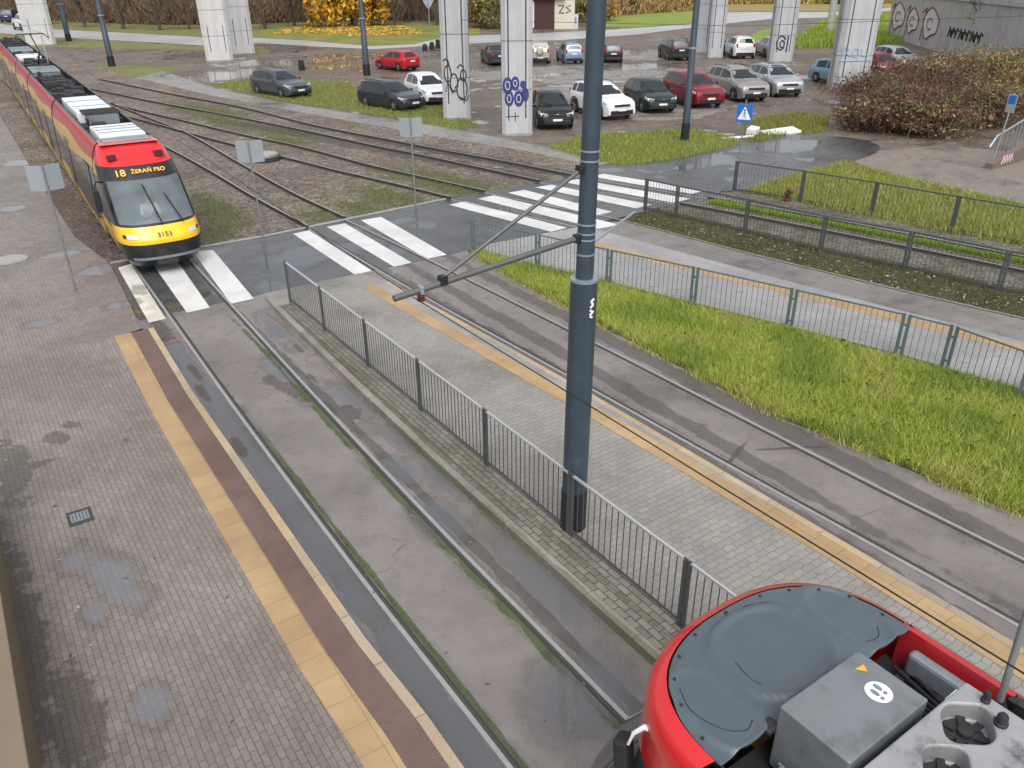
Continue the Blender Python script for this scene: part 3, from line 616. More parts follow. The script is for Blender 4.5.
lamppost('dark lamp post with steel bands in front of the red off-road car', *at(684.5, 140.5), 10, .17)
lamppost('pale concrete pole on the lush grass behind the right-hand pillars', *at(829, 33), 11, .45, mat('pale_pole_concrete', (.42, .42, .4), .8, 0, .15, 2), dark=False)

# ================================================================== SIGNS
def backsign(label, x, y, z, h, rz, lean=0.):
    t = thing('road_sign', label, 'road sign', (x, y, z), rz, 'grey sign backs facing the trams')
    MB().tube([(0, 0, -.2), (lean, 0, h)], .032, 10).build('post', M['signpost'], t, 40)
    for s in (-1, 1):
        b = MB(); b.box((s*.215, .1, h - .33), (.41, .012, .66), rz=s*.42); b.build('sign_panel', M['signback'], t, bevel=.01)
    b = MB(); b.box((0, .045, h - .5), (.16, .05, .04)); b.box((0, .045, h - .15), (.16, .05, .04)); b.build('clip', M['clamp'], t)
backsign('grey folded sign back on a post at the left of the nearest tram', *at(76, 291), .006, 3.45, R(-5))
backsign('grey folded sign back on a post beside the tram, at the edge of the ballast', *at(264, 246), .0, 3.3, R(-22))
backsign('grey folded sign back on a slim post on the crossing, right of the other two', *at(416, 209), .0, 3.25, R(-28))
t = thing('pedestrian_sign', 'blue pedestrian crossing sign on a pole at the fence corner', 'road sign', at(735.5, 191) + (0,), R(122))
MB().tube([(0, 0, -.2), (0, 0, 3.45)], .03, 10).build('post', M['signpost'], t, 40)
sp = MB().box((0, .045, 2.97), (.6, .014, .66)).build('sign_panel', M['signblue'], t, bevel=.02)
MB().add([(-.25, .054, 2.74), (.25, .054, 2.74), (0, .054, 3.22)], [(0, 1, 2)]).build('white_triangle', M['white'], sp)
b = MB(); b.lathe([(0, -.004), (.035, -.004), (.035, .004), (0, .004)], (.0, .057, 3.08), 12, 'y')
for a, c in (((0, 3.04), (.0, 2.93)), ((0, 2.93), (.07, 2.8)), ((0, 2.93), (-.06, 2.8)), ((0, 3.02), (.08, 2.95)), ((0, 3.02), (-.07, 2.96))): b.bar((a[0], .057, a[1]), (c[0], .057, c[1]), .008, .035, up=(0, 1, 0))
b.build('walking_figure', M['ink'], sp)
t = thing('leaning_sign', 'blue and grey sign on a leaning pale post beside the stair railing', 'road sign', at(991, 166) + (-.02,), R(85))
MB().tube([(0, 0, -.2), (-.05, -.3, 3.0)], .035, 10).build('post', M['clamp'], t, 40)
sp = MB().box((-.05, -.2, 2.65), (.42, .014, .75)).build('sign_panel', M['signback'], t, bevel=.02); MB().box((-.05, -.19, 2.8), (.3, .006, .34)).build('blue_square', M['signblue'], sp)
t = thing('warning_sign', 'small triangular sign back on a thin post by the far road', 'road sign', at(430, 37) + (-.03,), R(-25))
MB().tube([(0, 0, -.2), (0, 0, 4.3)], .07, 8).build('post', M['signpost'], t, 40)
MB().add([(-.75, .09, 4.5), (.75, .09, 4.5), (0, .09, 3.3), (-.75, .12, 4.5), (.75, .12, 4.5), (0, .12, 3.3)], [(0, 1, 2), (5, 4, 3), (0, 3, 4, 1), (1, 4, 5, 2), (2, 5, 3, 0)]).build('sign_panel', M['signback'], t)

# ================================================================== FLYOVER PILLARS
M['palepillar'] = mat('pale_pillar_concrete', (.56, .56, .56), .7, 0, .1, 1.0, .2, .3, dirt=((.4, .39, .36), .5), streak=True)  # paler concrete tone for the back-left pillars
def pillar(label, x, y, w, d, rz, h=14., grooves=(-.28, .28), flare=0., group='concrete flyover pillars'):
    t = thing('flyover_pillar', label, 'pillar', (x, y, -.03), rz, group)
    c = min(w, d)*.16
    def ring(z, k): return [(sx*(w/2*k - (c if i else 0)), sy*(d/2*k - (0 if i else c)), z) for sx, sy, i in ((1, -1, 0), (1, 1, 0), (1, 1, 1), (-1, 1, 1), (-1, 1, 0), (-1, -1, 0), (-1, -1, 1), (1, -1, 1))]
    MB().loft([ring(-.5, 1), ring(h*.35, 1 + flare*.35), ring(h, 1 + flare)], True, True).build('shaft', M['palepillar' if flare > 0 else 'concrete'], t)
    for gx in grooves:
        b = MB()
        for s in (-1, 1): b.box((gx*w, s*(d/2 + .004), h/2 + .6), (.07, .02, h - .6))
        b.build('groove', M['seam'], t)
    b = MB(); b.add([], [])
    for s in (-1, 1): b.box((s*(w/2 + .004), 0, h/2), (.02, .06, h))
    b.build('groove', M['seam'], t)
    for k in range(1, 5):
        z = k*2.35; e = 1 + flare*z/h
        b = MB(); rg = ring(z, e*1.004); b.tube([Vector(p) for p in rg + rg[:1]], .014, 4, False); b.build('lift_joint', M['seam'], t)
    MB().loft([ring(-.2, 1.03), ring(.12, 1.03), ring(.13, 1.0)], True, False).build('plinth', M['concrete_dark'], t)
    return t
def stroke(b, P, r, Mx): b.tube([Mx @ Vector((u, -.0, v)) for u, v in P], r, 6); return b
def blob(b, ps, Mx, y): b.add([Mx @ Vector((u, y, v)) for u, v in ps], [tuple(range(len(ps)))])
def oval(cx, cy, rx, ry, n=16, a0=0, a1=6.283): return [(cx + rx*math.cos(a0+(a1-a0)*k/n), cy + ry*math.sin(a0+(a1-a0)*k/n)) for k in range(n+1)]
RZ = R(-34)
p1c, p2c = Vector(at(459, 119)), Vector(at(519, 135))
P1 = pillar('concrete pillar with a black spray-painted tag near its foot', p1c.x + .2, p1c.y + .5, 1.62, 1.3, R(-33))
b = MB(); F = Matrix.Translation((0, -.665, 0))
for P in (oval(-.45, 2.6, .2, .45), oval(-.1, 2.1, .22, .5), oval(.35, 1.75, .3, .6), oval(.45, 2.5, .16, .3), [(-.7, 3.3), (-.55, 3.4), (-.4, 3.3), (-.3, 2.8)], [(-.6, 1.6), (-.5, 2.2), (-.2, 1.5), (0, 1.9)], [(.1, 2.9), (.3, 3.1), (.5, 2.9)], [(.2, 1.3), (.6, 1.1), (.75, 1.4)]): stroke(b, P, .035, F)
b.build('graffiti', M['ink'], P1)
P2 = pillar('concrete pillar with blue spray-painted letters near its foot', p2c.x + .25, p2c.y + .55, 1.62, 1.3, R(-33))
b = MB(); F = Matrix.Translation((0, -.655, 0))
for o_ in ((-.5, 2.55, .27, .42), (-.1, 2.65, .22, .36), (-.42, 1.9, .24, .4), (.08, 1.9, .26, .42), (.42, 2.1, .2, .36), (.3, 2.6, .15, .2)): blob(b, oval(*o_)[:-1], F, -.004)
b.build('graffiti', M['bluepaint'], P2)
b = MB(); F = Matrix.Translation((0, -.667, 0))
for o_ in ((-.5, 2.55, .12, .2), (-.42, 1.9, .1, .2), (.08, 1.9, .12, .2), (-.1, 2.65, .09, .15)): stroke(b, oval(*o_), .02, F)
b.build('graffiti_outline', M['whitepaint'], P2)
b = MB(); stroke(b, [(-.45, 1.2), (-.43, .8)], .02, F); stroke(b, [(-.1, 1.2), (-.1, .75)], .02, F); stroke(b, [(-.6, 1.), (.1, 1.02)], .015, F); b.build('drip_mark', M['ink'], P2)
for lab, px, py, w_, d_, rz, fl in (('slab pillar with tapering grooves in front of the light blue hatchback', 846, 90, 2.5, 2.0, -40, -.0),
        ('slab pillar behind the white crossover with a round tag on its face', 779, 62, 2.1, 1.7, -38, 0), ('slim pillar right of the dark off-road car in the far row', 714, 58, 1.5, 1.3, -36, 0),
        ('shaded pillar close behind the slim one in the far row', 699, 53, 1.9, 1.4, -36, 0), ('nearer pillar of the white pair at the back left, with a rounded foot', 220, 61, 2.6, 2., -14, 0.06),
        ('farther pillar of the white pair at the back left', 243.5, 54, 2.4, 1.9, -14, 0.06), ('leftmost pillar, behind the roof of the yellow tram', 42, 45, 3.3, 2.6, -5, .05)):
    x, y = at(px, py); u = Vector((x, y)).normalized()
    t = pillar(lab, x + u.x*.8, y + u.y*.8, w_, d_, R(rz), 15, flare=fl)
    if 'round tag' in lab:
        b = MB(); F = Matrix.Translation((0, -d_/2 - .01, 0))
        for P in (oval(-.25, 1.7, .4, .6, 16, .5, 5.6), oval(-.15, 1.6, .2, .3), [(.3, .9), (.35, 2.3)]): stroke(b, P, .06, F)
        b.build('graffiti', M['ink'], t)
    if 'light blue' in lab:
        b = MB(); F = Matrix.Translation((0, -d_/2 - .01, 0))
        for P in ([(-.9, 2.3), (-.85, 2.9), (-.6, 2.8), (-.7, 2.5), (-.4, 2.3)], oval(-.1, 2.55, .2, .28), [(.3, 2.8), (.35, 2.3), (.7, 2.35)], [(-1.1, 2.0), (1.15, 2.05)]): stroke(b, P, .03, F)
        b.build('graffiti', mat('pale_blue_paint', (.2, .4, .55), .6), t)

# abutment wall with graffiti
a0 = Vector((*at(886, 36), 0)); a1 = Vector((*at(1075, 92), 0)); d = (a1 - a0); Lw = d.length; ang = math.atan2(d.y, d.x)
aw = thing('abutment_wall', 'grey flyover abutment wall with pale bubble graffiti above the bushes', 'wall', (a0.x, a0.y, -.03), ang)
MB().slab([(0, 0), (Lw, 0), (Lw, 1.5), (0, 1.5)], -.5, 16).build('wall_face', mat('abutment_concrete', (.5, .49, .475), .8, 0, .2, .9, .3, .3, dirt=((.22, .21, .2), .6), streak=True), aw)
for k in range(18):
    x = Lw*(.22 + .046*k); b = MB(); b.box((x, -.05, 10.2), (.28, .1, 9.4)); b.build('rib', M['seam'], aw)
b = MB(); b.box((Lw/2, -.1, 5.1), (Lw, .2, .35)); b.build('ledge', M['concrete'], aw)
fa = MB(); fo = MB(); F = Matrix.Translation((0, -.02, 0)); G = Matrix.Translation((0, -.03, 0))
for (cx, cz, rx, rz_) in ((4.2, 2.5, 2.9, 1.35), (10.6, 2.3, 2.3, 1.2), (17.5, 2.4, 2.8, 1.4), (45.5, 2.4, 2.4, 2.), (50.5, 2.6, 2.6, 2.1), (56, 2.3, 2.4, 2.)):
    ps = oval(cx, cz, rx, rz_, 18); ps = [(x + .25*math.sin(7*i), z + .25*math.cos(5*i)) for i, (x, z) in enumerate(ps)]; ps[-1] = ps[0]
    blob(fa, ps[:-1], F, -.012); stroke(fo, ps, .09, G); stroke(fo, oval(cx - .2, cz, rx*.35, rz_*.4, 10, .4, 5.5), .08, G); stroke(fo, [(cx - rx, .6), (cx - rx*.8, 3.9), (cx - rx*1.3, 3.4)], .07, G)
fa.build('graffiti', M['whitepaint'], aw); fo.build('graffiti_outline', M['winepaint'], aw)
b = MB()
for k in range(9): stroke(b, [(24 + k*1.1, 1.6), (24.3 + k*1.1, 2.5), (24.8 + k*1.1, 1.7 + .3*(k % 3)), (24.9 + k*1.1, 2.3)], .08, G)
b.build('graffiti_tag', M['ink'], aw)

# shed and graffiti wall
sx, sy = at(545, 29); sh_ = thing('shed', 'maroon and cream shed with a graffiti panel at the edge of the woods', 'shed', (sx, sy, -.03), R(-34))
MB().slab([(-2.6, 0), (1.4, 0), (1.4, 3.5), (-2.6, 3.5)], -.2, 4.2).build('wall', mat('maroon_boards', (.06, .022, .024), .7, 0, .3, 2), sh_)
MB().box((2.9, .3, 1.9), (3.0, .4, 4.0)).build('side_wall', mat('cream_plaster', (.6, .56, .46), .8, 0, .15, 1), sh_)
MB().box((-.2, 1.6, 4.4), (6.4, 4.6, .3)).build('roof', mat('shed_roof', (.09, .085, .09), .7, 0, .2, 2), sh_)
MB().box((-1.9, -.03, 2.0), (.5, .1, 3.6)).build('door_frame', M['whitepaint'], sh_); b = MB()
F = Matrix.Translation((2.9, .08, 0))
for P in ([(-.9, 3.2), (-.1, 3.2), (-.8, 2.2), (-.1, 2.2)], [(.9, 3.2), (.2, 3.0), (.9, 2.5), (.2, 2.2)]): stroke(b, P, .09, F)
b.build('graffiti', M['ink'], sh_)
gx, gy = at(566, 28.5); gw = thing('graffiti_wall', 'low pale blue wall with dark blue lettering in front of the shed', 'wall', (gx, gy, -.03), R(-36))
MB().box((0, 0, .9), (3.6, .25, 2.2)).build('wall_face', mat('pale_blue_render', (.5, .57, .62), .8, 0, .2, 1.2), gw); b = MB(); F = Matrix.Translation((0, -.15, 0))
for k in range(4):
    u = -1.3 + k*.75; stroke(b, [(u, .7), (u + .05, 1.6), (u + .3, 1.1), (u + .5, 1.6), (u + .5, .7)], .05, F)
b.build('graffiti', M['bluepaint'], gw)

# stair parapet and railing on the right
rp = thing('ramp_parapet', 'brown concrete ramp parapet with pink graffiti and a pale tube railing', 'parapet', at(984, 168) + (-.03,), 0)
q1 = Vector((*at(1040, 152), 0)) - Vector((*at(984, 168), 0)); q1 = q1*.9; n_ = Vector((q1.y, -q1.x, 0)).normalized()*.35
b = MB(); b.add([(0, 0, -.1), (q1.x, q1.y, -.1), (q1.x, q1.y, 1.0), (0, 0, .25), (n_.x, n_.y, -.1), (q1.x+n_.x, q1.y+n_.y, -.1), (q1.x+n_.x, q1.y+n_.y, 1.0), (n_.x, n_.y, .25)], [(0, 1, 2, 3), (4, 5, 6, 7), (3, 2, 6, 7), (0, 3, 7, 4), (1, 5, 6, 2)])
b.build('parapet', mat('brown_concrete', (.15, .115, .09), .8, 0, .3, 2, .3), rp)
b = MB(); c0 = Vector((0, 0, 0)); 
b.tube([c0 + Vector((0, 0, .9)), c0 + Vector((.1*q1.x, .1*q1.y, 1.35)), q1 + Vector((0, 0, 2.2))], .045, 8)
for k in range(1, 14): q = q1*(k/13.); b.bar((q.x, q.y, .2 + .8*k/13), (q.x, q.y, 1.3 + .85*k/13), .03)
b.build('railing', M['clamp'], rp)
b = MB(); e = q1.normalized()
for k in range(4): b.tube([n_*1.04 + e*(.7 + .25*k) + Vector((0, 0, .15)), n_*1.04 + e*(.85 + .25*k) + Vector((0, 0, .5)), n_*1.04 + e*(.95 + .25*k) + Vector((0, 0, .2))], .03, 5)
b.build('graffiti', mat('pink_paint', (.6, .4, .5), .6), rp)

# retaining wall beside the left platform
lw = thing('boundary_wall', 'beige wall along the left platform, at the bottom left corner', 'wall', (-1.0, 0, 0))
mw = mat('beige_render', (.2, .158, .108), .75, 0, .16, 1.4, .15, .3, dirt=((.2, .17, .13), .5))
MB().slab([(-.9, -20), (-.0, -20), (-.0, 13.3), (-.9, 13.3)], -.2, 1.15).build('wall_face', mw, lw, bevel=.02)
MB().slab([(-.95, -20), (.03, -20), (.03, 13.35), (-.95, 13.35)], 1.152, 1.22).build('coping', mat('beige_coping', (.19, .148, .1), .7, 0, .25, 2, .1), lw, bevel=.015)
tag(leaves('leaf_litter', np.column_stack([-1.5 + RNG.normal(size=260)*.03, RNG.random(260)*7 + 1, np.full(260, 1.228)]), .018, [(.05, .045, .04), (.4, .36, .3), (.12, .09, .06)], M['leaf'], flat=6), kind='stuff')

# small things on the ground
x, y = at(80, 517, PZ)
dr = thing('drain_grate', 'square grey drain grate with a dark rim sunk in the left platform', 'drain', (x, y, PZ))
MB().box((0, 0, .006), (.36, .42, .016)).build('rim', M['groove'], dr); b = MB(); b.box((0, .0, .012), (.27, .26, .02)); b.build('cover_plate', M['roofgrey'], dr, bevel=.004)
b = MB()
for k in range(5): b.box((-.1 + .05*k, .0, .023), (.012, .22, .004))
b.build('slots', M['groove'], dr)
x, y = at(10, 260)
mh = thing('manhole_cover', 'round pale manhole cover on the left pavement near the sign post', 'manhole', (x, y, .006))
MB().lathe([(0, 0), (.42, 0), (.42, .02), (0, .02)], n=28).build('cover_disc', M['concrete_dark'], mh); MB().lathe([(.42, 0), (.5, 0), (.5, .016), (.42, .016)], n=28).build('rim', M['concrete_dark'], mh)
x, y = at(265, 160)
mh = thing('manhole_cover', 'round dark manhole lid in the ballast behind a sign post', 'manhole', (x, y, .0))
MB().lathe([(0, 0), (.62, 0), (.62, .3), (.55, .33), (0, .33)], n=28).build('cover_disc', M['concrete_dark'], mh, 40); MB().lathe([(.62, 0), (.75, 0), (.75, .2), (.62, .2)], n=28).build('rim', M['railside'], mh)
wp = mat('white_board', (.72, .72, .72), .45, 0, .1, 2)
for lab, px, py, d_, rz in (('long white board lying by the wet lane', 780, 133, (2.0, .9, .14), -20), ('short white board propped beside the long one', 752, 135, (.8, .5, .4), 25), ('thin white strip of board on the turf by the sign', 737, 138, (1.7, .22, .08), -35)):
    x, y = at(px, py); b = MB(); b.box((0, 0, d_[2]/2), d_); o = b.build('white_board', wp, None, bevel=.02, loc=(x, y, -.01)); o.rotation_euler = (R(6), R(-4), R(rz)); tag(o, lab, 'board')
x, y = at(787, 201)
hy = thing('fire_hydrant', 'small red hydrant behind the mesh fence on the dry turf', 'hydrant', (x, y, 0))
MB().lathe([(.0, -.05), (.12, -.05), (.12, .05), (.085, .08), (.07, .36), (.085, .38), (.085, .43), (.05, .48), (0, .5)], n=14).build('barrel', mat('hydrant_red', (.09, .02, .022), .55, 0, .3, 6), hy, 40)
b = MB(); b.lathe([(0, -.17), (.05, -.17), (.05, .17), (0, .17)], (0, 0, .3), 10, 'x'); b.build('nozzle', M['railside'], hy, 40)
for i, (px, py, h_, lab) in enumerate(((425, 50.5, 1.1, 'leftmost dark stump bollard by the far road'), (432, 49.5, 1.3, 'middle dark stump bollard by the far road'), (438, 48, 1.5, 'thick dark bollard next to the grey pillar'), (302, 70, 1.4, 'lone dark bollard at the puddle behind the grey estate car'))):
    x, y = at(px, py); t = thing('bollard', lab, 'bollard', (x, y, -.03), group='dark bollards by the far road')
    h_ *= .62; MB().lathe([(0, 0), (.3, 0), (.24, h_*.8), (.26, h_*.85), (.2, h_), (0, h_ + .05)], n=12).build('stump', M['rubber'], t, 40); MB().lathe([(.24, h_*.55), (.26, h_*.55), (.255, h_*.7), (.24, h_*.7)], n=12).build('band', M['railside'], t, 40)
# overhead wires
def wire(label, P, r): tag(MB().tube(P, r, 6).build('overhead_wire', M['wire']), label, 'wire', 'overhead tram wires')
wire('contact wire over the nearest track, hung from the bracket arm of the tall pole', [(4.1, -6, 4.42), (4.06, 1.0, 4.44), (3.95, 7.8, 4.5), (4.2, 24, 4.62), (5.0, 40, 4.8), (5.6, 55, 5.0), (5.8, 90, 5.05)], .006)
for i, (a, c, za, zc, lab) in enumerate((((14.6, 89.6), (32.7, 67.3), 6.6, 6.0, 'thin cross wire strung between two far lamp posts'), ((24.5, 40.8), (48, 22), 5.5, 5.6, 'thin span wire passing the tagged pillars'), ((16.3, 128.), (36, 67), 8.2, 7.5, 'faint high wire in front of the woods'))):
    wire(lab, [(*a, za), ((a[0]+c[0])/2, (a[1]+c[1])/2, (za+zc)/2 - .4), (*c, zc)], .013)

# ================================================================== TRAMS
def section_profile(k=0.):
    return [(1.02, .32), (1.13, .5), (1.165, 1.0), (1.15, 1.9), (1.125, 2.45), (1.09, 2.8), (1.03, 3.05), (.93, 3.27), (.86, 3.33)]
def prof_x(z):
    P = section_profile()
    for (x0, z0), (x1, z1) in zip(P, P[1:]):
        if z <= z1: return x0 + (x1-x0)*(z-z0)/(z1-z0)
    return P[-1][0]
def band(y0, y1, lo, hi, side, off=0., n=14, m=6):
    """strip of the side skin between the heights lo(y) and hi(y)"""
    rings = []
    for i in range(n+1):
        y = y0 + (y1-y0)*i/n; a, c = lo(y), hi(y)
        rings.append([(side*(prof_x(a + (c-a)*k/m) + off), y, a + (c-a)*k/m) for k in range(m+1)])
    return MB().loft(rings, False)
def tram_section(root, y0, y1, wavy, doors=(), bogie=None, roof='dark'):
    rf = lambda y: 2.86 + .07*math.sin(y*.8 + wavy)
    gl = lambda y: 2.42 + .2*math.sin(y*.45 + wavy)
    sk = lambda y: .95 + .26*math.sin(y*.55 + wavy + 1)
    for s in (-1, 1):
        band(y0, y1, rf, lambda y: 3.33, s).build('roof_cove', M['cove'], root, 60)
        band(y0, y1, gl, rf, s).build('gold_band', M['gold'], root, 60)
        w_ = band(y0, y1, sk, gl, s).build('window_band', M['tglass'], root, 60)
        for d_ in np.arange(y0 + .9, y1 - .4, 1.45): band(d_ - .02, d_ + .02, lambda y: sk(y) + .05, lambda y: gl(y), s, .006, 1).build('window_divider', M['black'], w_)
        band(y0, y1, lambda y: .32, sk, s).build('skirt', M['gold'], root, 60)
        for d_ in doors:
            dr = band(d_ - .62, d_ + .62, lambda y: .42, lambda y: 2.5, s, .012, 4).build('door', M['tglass'], root, 60)
            for e in (-.62, 0, .62): band(d_ + e - .025, d_ + e + .025, lambda y: .42, lambda y: 2.5, s, .02, 1).build('door_edge', M['black'], dr)
        rings = [[(s*.86, y, 3.33), (s*.83, y, 3.35), (s*.79, y, 3.33), (s*.785, y, 3.04)] for y in (y0, y1)]
        MB().loft(rings, False).build('roof_edge', M['black'], root)
    b = MB(); b.add([(-.8, y0, 3.05), (.8, y0, 3.05), (.8, y1, 3.05), (-.8, y1, 3.05)], [(0, 1, 2, 3)]); b.build('roof_deck', M['roofdark'], root)
    for yy in (y0, y1):
        b = MB(); b.add([(x, yy, z) for x, z in section_profile()[:-1]] + [(.8, yy, 3.05), (-.8, yy, 3.05)] + [(-x, yy, z) for x, z in section_profile()[:-1]][::-1], [tuple(range(18))])
        b.build('end_wall', M['black'], root)
    MB().box((0, (y0+y1)/2, .38), (1.9, abs(y1-y0), .1)).build('underframe', M['black'], root)
    if bogie is not None:
        for s in (-1, 1):
            for q in (-.9, .9):
                MB().lathe([(0, -.06), (.3, -.06), (.33, .07), (0, .07)], (s*.74, bogie + q, .33), 20, 'x').build('wheel', M['railside'], root, 40)
def bellows(root, y0, y1):
    rings = []
    for i in range(9):
        k = .93 if i % 2 else .98; y = y0 + (y1-y0)*i/8
        P = section_profile(); rings.append([(x*k, y, z) for x, z in P] + [(-x*k, y, z) for x, z in P[::-1]])
    MB().loft(rings, True).build('bellows', M['rubber'], root, 30)
def gear(root, y0, y1, n, seed):
    """cables, boxes and pipes lying in the roof trough: one mesh of small fittings per stretch"""
    rg = random.Random(seed); b = MB()
    for k in range(n):
        w_, l_, h_ = rg.uniform(.1, .5), rg.uniform(.1, .7), rg.uniform(.06, .28)
        b.box((rg.uniform(-.55, .55), rg.uniform(min(y0, y1)+.3, max(y0, y1)-.3), 3.05 + h_/2), (w_, l_, h_))
    for k in range(6):
        x = rg.uniform(-.7, .7); b.tube([(x, y0, 3.1), (x + rg.uniform(-.1, .1), (y0+y1)/2, 3.14), (x, y1, 3.1)], .03, 6)
    return b.build('roof_gear', M['roofdark'], root)
def unit(root, y, l, w=1.35, h=.36, m=None, name='roof_unit', ribs=3):
    b = MB(); b.box((0, y, 3.05 + h/2), (w, l, h)); o = b.build(name, m or M['roofwhite'], root, bevel=.05)
    for k in range(ribs):
        MB().box((0, y - l/2 + l*(k + 1)/(ribs + 1), 3.05 + h + .004), (w*.96, .03, .03)).build('seam', M['roofgrey'], o)
    return o
FRONT_POWER = 2.9
def nose(rake, hw, depth, z0, z1, a0=0., a1=math.pi, nz=7, na=28, off=0., p=None):
    p = p or FRONT_POWER
    """skin of the rounded front: rake/hw/depth are tables over z"""
    def tab(t, z):
        for (za, a), (zb, b_) in zip(t, t[1:]):
            if z <= zb: return a + (b_-a)*(z-za)/(zb-za)
        return t[-1][1]
    rings = []
    for i in range(nz+1):
        z = z0 + (z1-z0)*i/nz; r, h_, d_ = tab(rake, z), tab(hw, z), tab(depth, z); ring = []
        for k in range(na+1):
            a = a0 + (a1-a0)*k/na; ca, sa = math.cos(a), math.sin(a)
            ring.append((math.copysign(abs(ca)**(2/p), ca)*(h_ + off), r + d_ - (abs(sa)**(2/p))*(d_ + off), z))
        rings.append(ring)
    return MB().loft(rings, False)

# ---- yellow-red tram arriving at the crossing (front at y = 0, body along +y)
T = thing('tram', 'red and yellow tram on line 18 arriving at the zebra crossing on the left', 'tram', (4.32, 24.1, 0), R(-1.6))
rake = [(.3, .18), (.5, .03), (.85, 0), (1.1, .03), (1.42, .30), (2.0, 1.0), (2.55, 1.62), (2.8, 1.9), (3.0, 2.2), (3.25, 2.75), (3.33, 3.2)]
hw = [(.3, .98), (.6, 1.1), (1.0, 1.16), (1.9, 1.145), (2.45, 1.12), (2.8, 1.08), (3.05, 1.0), (3.27, .9), (3.33, .82)]
dep = [(.3, 1.0), (1., 1.25), (2., 1.15), (2.8, 1.1), (3.0, .9), (3.33, .35)]
M['ventred'] = mat('vent_dark_red', (.16, .012, .014), .6, 0, .15, 5)
bump_ = nose(rake, hw, dep, .3, .97).build('front_bumper', M['black'], T, 50)
nose(rake, hw, dep, .52, .6, R(40), R(140), 2, 20, .02).build('bumper_lip', M['roofgrey'], bump_, 50)
yb = nose(rake, hw, dep, .97, 1.42).build('nose_panel', M['yellow'], T, 50)
nose(rake, hw, dep, 1.42, 2.84, R(0), R(33), 14, 10).build('front_pillar', M['black'], T, 50); nose(rake, hw, dep, 1.42, 2.84, R(147), R(180), 14, 10).build('front_pillar', M['black'], T, 50)
nose(rake, hw, dep, 1.42, 1.48, R(33), R(147), 2, 20).build('windscreen_seal', M['black'], T, 50)
nose(rake, hw, dep, 1.48, 2.5, R(33), R(147), 14, 26).build('windscreen', M['wglass'], T, 50)
dp = nose(rake, hw, dep, 2.5, 2.84, R(33), R(147), 4, 26).build('display_panel', M['black'], T, 50)
hood = nose(rake, hw, dep, 2.84, 3.33, nz=10).build('front_hood', M['red'], T, 60)
def on_slope(x, z, off=.03):   # a frame lying on the raked front
    def tb(t):
        for (za, a), (zb, b_) in zip(t, t[1:]):
            if z <= zb: return a + (b_-a)*(z-za)/(zb-za), (b_-a)/(zb-za)
    r, s = tb(rake); up_ = Vector((0, s, 1)).normalized(); nrm = Vector((0, -1, s)).normalized(); rt_ = Vector((1, 0, 0))
    return Matrix(((rt_.x, up_.x, nrm.x, x), (rt_.y, up_.y, nrm.y, r), (rt_.z, up_.z, nrm.z, z), (0, 0, 0, 1))) @ Matrix.Translation((0, 0, off))
text_mesh('line_number', '18', .32, M['amber'], dp, on_slope(-.6, 2.66, .05)); text_mesh('destination_text', 'ŻERAŃ FSO', .185, M['amber'], dp, on_slope(.18, 2.67, .05))
text_mesh('fleet_number', '3153', .21, M['ink'], yb, on_slope(0.02, 1.18, .04))
for s in (-1, 1):
    hl = nose(rake, hw, dep, 1.14, 1.25, R(90) + s*R(38) - R(9), R(90) + s*R(38) + R(9), 2, 8, .02).build('headlight', M['lamp'], T, 50)
    nose(rake, hw, dep, 1.15, 1.24, R(90) + s*R(53) - R(4), R(90) + s*R(53) + R(4), 2, 6, .024).build('lamp_trim', M['black'], hl, 50)
    b = MB(); b.box((0, 0, 0), (.28, .26, .02)); 
    o = b.build('hood_vent', M['ventred'], T); o.matrix_basis = on_slope(s*.66, 3.06, .0) @ Matrix.Rotation(0, 4, 'X')
    q = MB()
    for k in range(4): q.box((0, -.09 + .06*k, .014), (.22, .03, .012))
    q.build('louvre', M['black'], o)
    sw = nose(rake, hw, dep, 1.45, 2.4, R(90) + s*R(66), R(90) + s*R(84), 10, 6, .012).build('cab_side_window', M['tglass'], T, 50)
b = MB()
for x, x2, z2 in ((.05, -.12, 2.35), (.62, .38, 2.1)): b.tube([on_slope(x, 1.42, .05).translation, on_slope((x+x2)/2, (1.42+z2)/2, .06).translation, on_slope(x2, z2, .05).translation], .022, 6)
b.build('wiper', M['rubber'], T)
mi = MB().box((-1.36, 1.55, 2.05), (.16, .22, .62)).build('wing_mirror', M['rubber'], T, bevel=.04); MB().tube([(-1.08, 1.8, 2.5), (-1.3, 1.6, 2.58), (-1.36, 1.55, 2.4)], .025, 6).build('mirror_arm', M['rubber'], mi, 40)
# cab
b = MB(); b.box((0, 1.05, 1.1), (1.9, .9, .3)); b.box((-.3, .95, 1.32), (.5, .35, .16)); b.build('dashboard', M['roofgrey'], T, bevel=.04)
MB().box((0, 3.3, 1.7), (2.1, .06, 2.2)).build('cab_partition', M['roofgrey'], T); MB().box((0, 1.7, .62), (2., 2.4, .1)).build('cab_floor', M['roofdark'], T)
b = MB(); b.box((0.05, 2.25, 1.05), (.5, .5, .12)); b.box((.05, 2.52, 1.5), (.5, .12, .9)); b.build('driver_seat', M['blackplastic'], T, bevel=.05)
def tb_(t, z):
    for (za, a), (zb, b_) in zip(t, t[1:]):
        if z <= zb: return a + (b_-a)*(z-za)/(zb-za)
    return t[-1][1]
for s in (-1, 1):
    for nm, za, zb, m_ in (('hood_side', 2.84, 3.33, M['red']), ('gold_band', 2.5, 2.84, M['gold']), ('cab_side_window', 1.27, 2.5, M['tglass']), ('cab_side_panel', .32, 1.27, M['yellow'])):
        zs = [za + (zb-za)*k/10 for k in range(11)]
        MB().loft([[(s*tb_(hw, z), tb_(rake, z) + tb_(dep, z) - .01, z) for z in zs], [(s*tb_(hw, z), 3.41, z) for z in zs]], False).build(nm, m_, T, 50)
